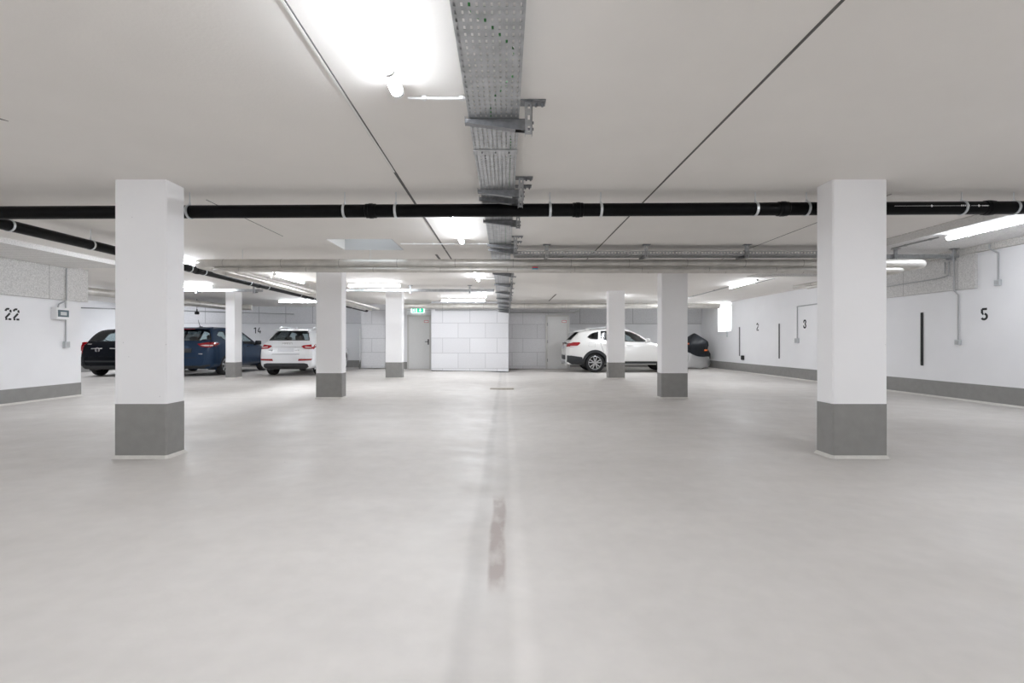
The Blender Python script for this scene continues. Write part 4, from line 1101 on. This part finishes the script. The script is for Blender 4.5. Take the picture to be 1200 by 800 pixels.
for ax in ('right', 'left'): car.seam([(1.88, .3), (1.88, 1.05)], ax); car.seam([(1.15, .72), (1.05, 1.05)], ax)
car.cabin(.35, 3.2, 1.15, 2.0); car.finish()

# ---- blue minivan
L, W = 4.38, 1.83
prof = [(0, .80, .60, .72), (.04, .92, .70, .86), (.1, 1.02, .73, .93), (.18, 1.12, .73, .97), (.25, 1.21, .72, .985), (.36, 1.38, .655, .99), (.47, 1.51, .60, 1), (.58, 1.565, .58, 1), (.8, 1.595, .575, 1), (1.5, 1.63, .575, 1), (2.1, 1.60, .57, 1),
        (2.5, 1.51, .56, 1), (2.95, 1.29, .61, 1), (3.4, 1.06, .68, .99), (3.8, .96, .67, .97), (4.12, .86, .62, .88), (4.32, .72, .56, .74), (4.38, .6, .5, .62)]
car = Car('blue minivan seen from behind, right part of it beyond the slim far column', stations(L, W, prof, lambda x: 1.08 - .05 * x), W, 'paint_blue', 'parked cars', (-10.1, 15.25, 0), PI / 2, .985)
car.window('rear_window', 'rear', [(-.74, 1.17), (-.3, 1.14), (.3, 1.14), (.74, 1.17), (.70, 1.26), (.56, 1.49), (.3, 1.515), (-.3, 1.515), (-.56, 1.49), (-.70, 1.26)], 'glass')
for ax in ('right', 'left'):
    car.window('quarter_window', ax, [(.60, 1.33), (1.02, 1.13), (1.12, 1.13), (1.12, 1.47), (.85, 1.47)], 'glass', .02)
    car.window('side_window', ax, [(1.2, 1.10), (1.95, 1.05), (1.95, 1.52), (1.2, 1.5)], 'glass_dark')
    car.window('side_window', ax, [(2.03, 1.05), (3.05, 1.0), (2.55, 1.36), (2.3, 1.48), (2.03, 1.51)], 'glass')
car.window('windscreen', 'front', [(-.62, 1.12), (.62, 1.12), (.52, 1.5), (-.52, 1.5)], 'glass')
for ax, sg in (('right', -1), ('left', 1)):
    q = lambda P: [(sg * y, z) for y, z in P] if sg > 0 else [(-y, z) for y, z in reversed(P)]
    lt = car.patch('tail_light', 'tail_red', 'rear', q([(.38, 1.045), (.52, .96), (.70, .93), (.875, .93), (.895, 1.02), (.86, 1.105), (.66, 1.095)]), .014, .05, label='red pointed wrap-around tail light')
    car.patch('lens_strip', 'tail_clear', 'rear', q([(.5, 1.0), (.62, .975), (.88, .97), (.885, 1.01), (.65, 1.015)]), .018, .01, lt)
    car.patch('light_wrap', 'tail_red', ax, [(.14, .95), (.34, 1.0), (.50, 1.055), (.36, 1.09), (.16, 1.10)], .012, .03, lt)
    car.patch('bumper_reflector', 'clad', 'rear', q([(.55, .30), (.86, .33), (.88, .40), (.6, .36)]), .012, .03)
car.patch('rear_valance', 'clad', 'rear', [(-.7, .31), (-.6, .24), (.6, .24), (.7, .31), (.62, .35), (-.62, .35)], .012, .05)
car.patch('number_plate', 'clad', 'rear', [(-.26, .76), (.26, .76), (.26, .89), (-.26, .89)], .012, .02)
car.patch('tailgate_gap', 'black', 'rear', [(-.7, .60), (.7, .60), (.7, .613), (-.7, .613)], .003, .005)
car.patch('model_badge', 'chrome', 'rear', [(-.62, .71), (-.50, .71), (-.50, .74), (-.62, .74)], .01, .01)
mb = MB(); mb.tube([(.75, -.1, 1.6), (.68, -.1, 1.66), (.60, -.1, 1.84)], [.012, .008, .005], 8); mb.rbox(.7, .82, -.13, -.07, 1.59, 1.625, .01, 1); obj('roof_antenna', mb, M['black'], car.root)
mb = MB(); mb.prism([(.28, 1.53), (.5, 1.575), (.7, 1.595), (.7, 1.56), (.5, 1.54), (.3, 1.51)], -.55, .55, lambda u, v, w: (u, w, v)); sp_ = obj('roof_spoiler', mb, M['paint_blue'], car.root)
mb = MB(); mb.box(.27, .285, -.2, .2, 1.512, 1.53); obj('brake_light', mb, M['tail_red'], sp_)
for xa in (.86, 3.5):
    car.arch(xa, .33, .39, 'paint_blue', .03)
    for sd in (-1, 1): car.wheel(xa, sd, .33, .22, 5)
car.handle(1.3, .98, 'black'); car.handle(2.3, .95, 'black'); car.mirror(2.75, 1.0, 'black')
for ax in ('right', 'left'): car.seam([(1.99, .3), (1.99, 1.04)], ax); car.seam([(1.25, .72), (1.16, 1.1)], ax); car.seam([(3.05, .45), (3.05, .98)], ax)
car.cabin(.35, 3.2, 1.1, 2.0); car.finish()

# ---- black hatchback at the far left
L, W = 4.2, 1.74
prof = [(0, .66, .6, .74), (.05, .80, .68, .88), (.1, .93, .72, .94), (.16, 1.06, .74, .975), (.22, 1.13, .73, .985), (.36, 1.33, .70, .99), (.48, 1.46, .65, 1), (.6, 1.53, .62, 1), (.9, 1.565, .61, 1), (1.6, 1.58, .605, 1), (2.2, 1.54, .59, 1),
        (2.6, 1.43, .54, 1), (3.0, 1.21, .6, 1), (3.3, 1.03, .66, .99), (3.7, .94, .65, .96), (4.0, .84, .6, .86), (4.15, .7, .54, .72), (4.2, .58, .48, .6)]
car = Car('dark navy-black hatchback seen from behind at the far left, beside the left wall corner', stations(L, W, prof, lambda x: 1.0 - .03 * x), W, 'paint_black', 'parked cars', (-12.5, 15.15, 0), PI / 2, .975)
car.window('rear_window', 'rear', [(-.74, 1.13), (.74, 1.13), (.725, 1.2), (.60, 1.44), (.4, 1.47), (-.4, 1.47), (-.60, 1.44), (-.725, 1.2)], 'glass')
for ax in ('right', 'left'):
    car.window('side_window', ax, [(.8, 1.10), (1.75, 1.05), (1.75, 1.47), (1.2, 1.46), (1.0, 1.40)], 'glass')
    car.window('side_window', ax, [(1.83, 1.05), (2.95, 1.0), (2.5, 1.36), (2.25, 1.44), (1.83, 1.47)], 'glass')
car.window('windscreen', 'front', [(-.58, 1.06), (.58, 1.06), (.5, 1.42), (-.5, 1.42)], 'glass')
for ax, sg in (('right', -1), ('left', 1)):
    q = lambda P: [(sg * y, z) for y, z in P] if sg > 0 else [(-y, z) for y, z in reversed(P)]
    lt = car.patch('tail_light', 'tail_red', 'rear', q([(.74, .73), (.835, .73), (.85, .9), (.82, 1.1), (.77, 1.12), (.75, .95)]), .014, .05, label='tall upright red tail light')
    car.patch('light_wrap', 'tail_red', ax, [(.1, .76), (.18, .76), (.2, .95), (.26, 1.1), (.2, 1.1), (.13, .95)], .006, .02, lt)
car.patch('rear_bumper', 'paint_black', 'rear', [(-.8, .34), (.8, .34), (.84, .5), (.82, .64), (-.82, .64), (-.84, .5)], .03, .05)
car.patch('rear_valance', 'clad', 'rear', [(-.7, .30), (-.6, .24), (.6, .24), (.7, .30), (.66, .36), (-.66, .36)], .033, .05)
car.patch('bumper_strip', 'clad', 'rear', [(-.78, .47), (.78, .47), (.78, .52), (-.78, .52)], .04, .03)
for sg in (-1, 1):
    q = lambda P: [(sg * y, z) for y, z in P] if sg > 0 else [(-y, z) for y, z in reversed(P)]
    car.patch('trim_strip', 'chrome', 'rear', q([(.12, .895), (.48, .885), (.48, .915), (.12, .925)]), .014, .02)
mb = MB(); p = car.hit('rear', .26, .86, .012)
for ang in (0, 1): mb.tube([(p.x, p.y + .07 * math.cos(a) * (1 if ang == 0 else .5), p.z + .07 * math.sin(a)) for a in [2 * PI * i / 16 for i in range(17)]], .01, 6, False)
obj('emblem', mb, M['chrome'], car.root)
car.patch('model_badge', 'chrome', 'rear', [(.52, 1.035), (.66, 1.035), (.66, 1.06), (.52, 1.06)], .01, .01)
mb = MB(); p = car.hit('rear', 0, 1.14, .02); mb.tube([(p.x, 0, p.z), (p.x + .06, .2, p.z + .06), (p.x + .02, .42, p.z + .02)], .01, 6); obj('rear_wiper', mb, M['black'], car.root)
for xa in (.75, 3.3):
    car.arch(xa, .31, .36, 'paint_black', .03)
    for sd in (-1, 1): car.wheel(xa, sd, .31, .2, 6)
car.handle(1.2, .93, 'paint_black'); car.handle(2.2, .9, 'paint_black'); car.mirror(2.65, .97, 'paint_black')
for ax in ('right', 'left'): car.seam([(1.79, .3), (1.79, 1.03)], ax)
car.cabin(.3, 3.1, 1.1, 1.95); car.finish()

# ---- side-on white SUV on the right
L, W = 4.44, 1.82
prof = [(0, .86, .60, .74), (.04, 1.0, .70, .86), (.1, 1.12, .70, .93), (.16, 1.17, .70, .96), (.28, 1.29, .66, .98), (.42, 1.42, .61, .99), (.52, 1.49, .575, 1), (.64, 1.515, .57, 1), (.9, 1.545, .575, 1), (1.35, 1.58, .58, 1), (1.95, 1.59, .58, 1), (2.25, 1.56, .575, 1),
        (2.55, 1.44, .575, 1), (2.8, 1.31, .60, 1), (3.15, 1.10, .67, 1), (3.5, 1.03, .69, .99), (3.9, .98, .68, .97), (4.2, .9, .64, .9), (4.38, .78, .58, .78), (4.44, .66, .5, .66)]
car = Car('white SUV parked side-on behind the right columns', stations(L, W, prof, lambda x: 1.06 - .015 * x, z0=.27), W, 'paint_pearl', 'parked cars', (2.18, 18.16, 0), 0, 1.0)
car.window('rear_window', 'rear', [(-.64, 1.16), (.64, 1.16), (.6, 1.24), (.5, 1.44), (.3, 1.46), (-.3, 1.46), (-.5, 1.44), (-.6, 1.24)], 'glass_dark')
for ax in ('right', 'left'):
    car.window('quarter_window', ax, [(.76, 1.265), (.86, 1.20), (1.14, 1.17), (1.18, 1.465), (.98, 1.42), (.85, 1.35)], 'glass_dark', .03)
    car.window('side_window', ax, [(1.22, 1.165), (2.02, 1.12), (2.02, 1.50), (1.6, 1.505), (1.26, 1.48)], 'glass_dark', .03)
    car.window('side_window', ax, [(2.08, 1.115), (2.95, 1.08), (2.55, 1.37), (2.32, 1.46), (2.08, 1.495)], 'glass', .03)
    car.band('window_trim', 'chrome', ax, [(.74, 1.265), (.85, 1.185), (1.14, 1.155), (2.02, 1.10), (2.98, 1.065)], [(.75, 1.265), (.86, 1.197), (1.14, 1.168), (2.02, 1.113), (2.96, 1.078)], .009, .02, None, False, 4)
    car.patch('sill_cladding', 'clad', ax, [(1.28, .30), (3.25, .30), (3.2, .40), (1.33, .40)], .012, .03)
    car.patch('sill_strip', 'silver', ax, [(1.3, .285), (3.2, .285), (3.2, .318), (1.3, .318)], .03, .03)
    car.patch('rear_cladding', 'clad', ax, [(.03, .38), (.2, .29), (.66, .27), (.58, .44), (.55, .55), (.2, .60), (.03, .61)], .024, .04)
    car.patch('bumper_reflector', 'tail_red', ax, [(.16, .53), (.34, .52), (.34, .56), (.16, .565)], .018, .02)
    lt = car.patch('tail_light', 'tail_red', ax, [(.07, .94), (.14, .905), (.32, .915), (.42, .975), (.50, 1.05), (.46, 1.085), (.24, 1.08), (.08, 1.03)], .014, .03, label='red tail light curling round the corner')
    car.patch('lens_strip', 'tail_clear', ax, [(.12, .915), (.34, .915), (.4, .955), (.14, .95)], .018, .01, lt)
    car.seam([(2.05, .3), (2.05, 1.1)], ax); car.seam([(1.32, .73), (1.24, .95), (1.2, 1.15)], ax); flap = [(.78, .93), (1.02, .91), (1.02, 1.06), (.80, 1.06)]
    car.band('fuel_flap', 'seam', ax, flap, inset(flap, .006), .002, .004)
for sg in (-1, 1):
    q = lambda P: [(sg * y, z) for y, z in P] if sg > 0 else [(-y, z) for y, z in reversed(P)]
    car.patch('tail_light', 'tail_red', 'rear', q([(.46, .95), (.8, .92), (.84, 1.0), (.8, 1.06), (.5, 1.03)]), .014, .05)
    mb = MB(); mb.tube([(.85, sg * .565, 1.53), (.95, sg * .57, 1.58), (1.5, sg * .575, 1.615), (2.1, sg * .57, 1.6), (2.25, sg * .565, 1.55)], .014, 8); obj('roof_rail', mb, M['silver'], car.root, smooth=True)
car.patch('rear_bumper', 'clad', 'rear', [(-.86, .36), (.86, .36), (.885, .5), (.87, .61), (-.87, .61), (-.885, .5)], .02, .06)
car.patch('rear_diffuser', 'silver', 'rear', [(-.62, .30), (.62, .30), (.66, .38), (.62, .45), (-.62, .45), (-.66, .38)], .04, .14)
car.patch('number_plate', 'plate', 'rear', [(-.26, .86), (.26, .86), (.26, .98), (-.26, .98)], .03, .04)
mb = MB(); p = car.hit('rear', 0, 1.04, 0); mb.rbox(p.x - .06, p.x + .05, -.34, .34, 1.03, 1.07, .012, 1); obj('plate_light_bar', mb, M['clad'], car.root)
for sg in (-1, 1):
    mb = MB(); mb.tube([(-.02, sg * .55, .30), (.2, sg * .55, .30)], .045, 14); obj('exhaust_pipe', mb, M['chrome'], car.root, smooth=True, autosmooth=40)
mb = MB(); mb.prism([(.27, 1.44), (.30, 1.465), (.5, 1.52), (.7, 1.54), (.7, 1.5), (.5, 1.46)], -.56, .56, lambda u, v, w: (u, w, v)); obj('roof_spoiler', mb, M['paint_pearl'], car.root)
mb = MB(); mb.prism([(.82, 1.53), (1.0, 1.55), (.9, 1.61), (.84, 1.6)], -.015, .015, lambda u, v, w: (u, w, v)); obj('roof_antenna', mb, M['paint_pearl'], car.root)
for xa in (1.02, 3.68):
    car.arch(xa, .345, .40, 'clad', .065)
    for sd in (-1, 1): car.wheel(xa, sd, .345, .23, 5, .70, 'silver', True)
car.handle(1.42, 1.0, 'paint_pearl'); car.handle(2.25, .97, 'paint_pearl'); car.mirror(2.82, 1.06, 'paint_pearl')
for sg in (-1, 1):
    q = lambda P: [(sg * y, z) for y, z in P] if sg > 0 else [(-y, z) for y, z in reversed(P)]
    car.patch('headlight', 'tail_clear', 'front', q([(.48, .72), (.80, .74), (.80, .84), (.5, .82)]), .014, .05)
car.patch('grille', 'clad', 'front', [(-.4, .5), (.4, .5), (.42, .76), (-.42, .76)], .012, .05)
car.cabin(.35, 3.1, 1.25, 2.05); car.finish()

# ================================================================== COVERED MOTORCYCLE
mc = thing('covered_motorcycle', 'motorcycle under a black and silver cover in the far right corner', 'motorcycle', (7.66, 19.75, 0), math.radians(18))
rows = [(.04, -.80, 0.61, .24), (.15, -.86, 0.67, .30), (.3, -.86, 0.69, .34), (.45, -.84, 0.69, .37), (.6, -.80, 0.67, .40), (.75, -.76, 0.63, .41), (.88, -.72, 0.53, .42), (1.0, -.70, 0.55, .42), (1.1, -.55, .52, .40), (1.18, -.40, .44, .34), (1.26, -.28, .32, .25), (1.34, -.16, .20, .16), (1.41, -.06, .10, .07), (1.44, .0, .04, .02)]
def ringpt(z, xa, xb, hw, k, n):
    a = 2 * PI * k / n; c = (xa + xb) / 2; l = (xb - xa) / 2
    e = .75
    ux = math.copysign(abs(math.cos(a)) ** e, math.cos(a)) * l; uy = math.copysign(abs(math.sin(a)) ** e, math.sin(a)) * hw
    wv = 1 + (.05 * math.sin(7 * a + 5 * z) + .04 * math.sin(13 * a - 9 * z) + .02 * math.sin(23 * a + 14 * z)) * (1.3 - .6 * z)
    zz = z + (-.17 * math.cos(a + .35) + .035 * math.sin(5 * a)) * max(0, 1 - abs(z - .6) / .5) + (.03 * math.sin(6 * a) if z < .1 else 0)
    return (c + ux * wv, uy * wv, zz)
n = 48
def mcpart(name, rr, m):
    mb = MB(); mb.add([ringpt(*r, k, n) for r in rr for k in range(n)], [(i * n + k, i * n + (k + 1) % n, (i + 1) * n + (k + 1) % n, (i + 1) * n + k) for i in range(len(rr) - 1) for k in range(n)])
    if rr[-1][0] > 1.4: mb.f.append(tuple((len(rr) - 1) * n + k for k in range(n))); mb.mi.append(0)
    return obj(name, mb, M[m], mc, smooth=True)
c1 = mcpart('cover_top', rows[4:], 'cover_black'); c1['label'] = 'black upper part of the cover'
c2 = mcpart('cover_skirt', rows[:5], 'cover_silver'); c2['label'] = 'shiny silver lower part of the cover'
for a_, z in ((3.95, 1.02), (5.0, .76)):
    mb = MB(); r0 = (z, -.71, .60, .43) if z > .9 else (z, -.76, .63, .425)
    pts = []
    for q in range(5):
        a = a_ + (q - 2) * .05; k = a / (2 * PI) * n
        for dz in (-.03, .03):
            p = Vector(ringpt(r0[0], r0[1] - .02, r0[2] + .02, r0[3] + .02, k, n)); pts.append((p.x, p.y, z + dz))
    mb.add(pts, [(2 * i, 2 * i + 2, 2 * i + 3, 2 * i + 1) for i in range(4)])
    obj('reflector_patch', mb, M['orange'], mc, solid=.006)
for xw in (-.5, .34):
    mb = MB(); mb.lathe([(.2, -.05), (.27, -.06), (.3, -.03), (.3, .03), (.27, .06), (.2, .05)], 28, 'y', (xw, 0, .3)); obj('wheel', mb, M['tire'], mc, smooth=True)

# ================================================================== WORLD, CAMERA
w = bpy.data.worlds.new('World'); bpy.context.scene.world = w; w.use_nodes = True
bg = w.node_tree.nodes['Background']; bg.inputs[0].default_value = (0.99, 0.99, 1.0, 1); bg.inputs[1].default_value = 0.8
cam = bpy.data.cameras.new('camera'); co = bpy.data.objects.new('camera', cam); C.objects.link(co)
co.location = (0, 0, H); co.rotation_euler = (PI / 2, 0, 0)
cam.sensor_width = 36; cam.lens = F / 1200 * 36; cam.shift_x = 8 / 1200; cam.shift_y = .5 / 1200; cam.clip_end = 200
sc = bpy.context.scene; sc.camera = co
sc.view_settings.view_transform = 'Standard'; sc.view_settings.look = 'None'; sc.view_settings.gamma = 1
sc.view_settings.use_curve_mapping = False
sc.view_settings.exposure = 1.74
try:
    sc.cycles.max_bounces = 14; sc.cycles.diffuse_bounces = 8; sc.cycles.glossy_bounces = 4; sc.cycles.transparent_max_bounces = 12
    sc.cycles.use_denoising = True; sc.cycles.sample_clamp_indirect = 6.0
except Exception: pass
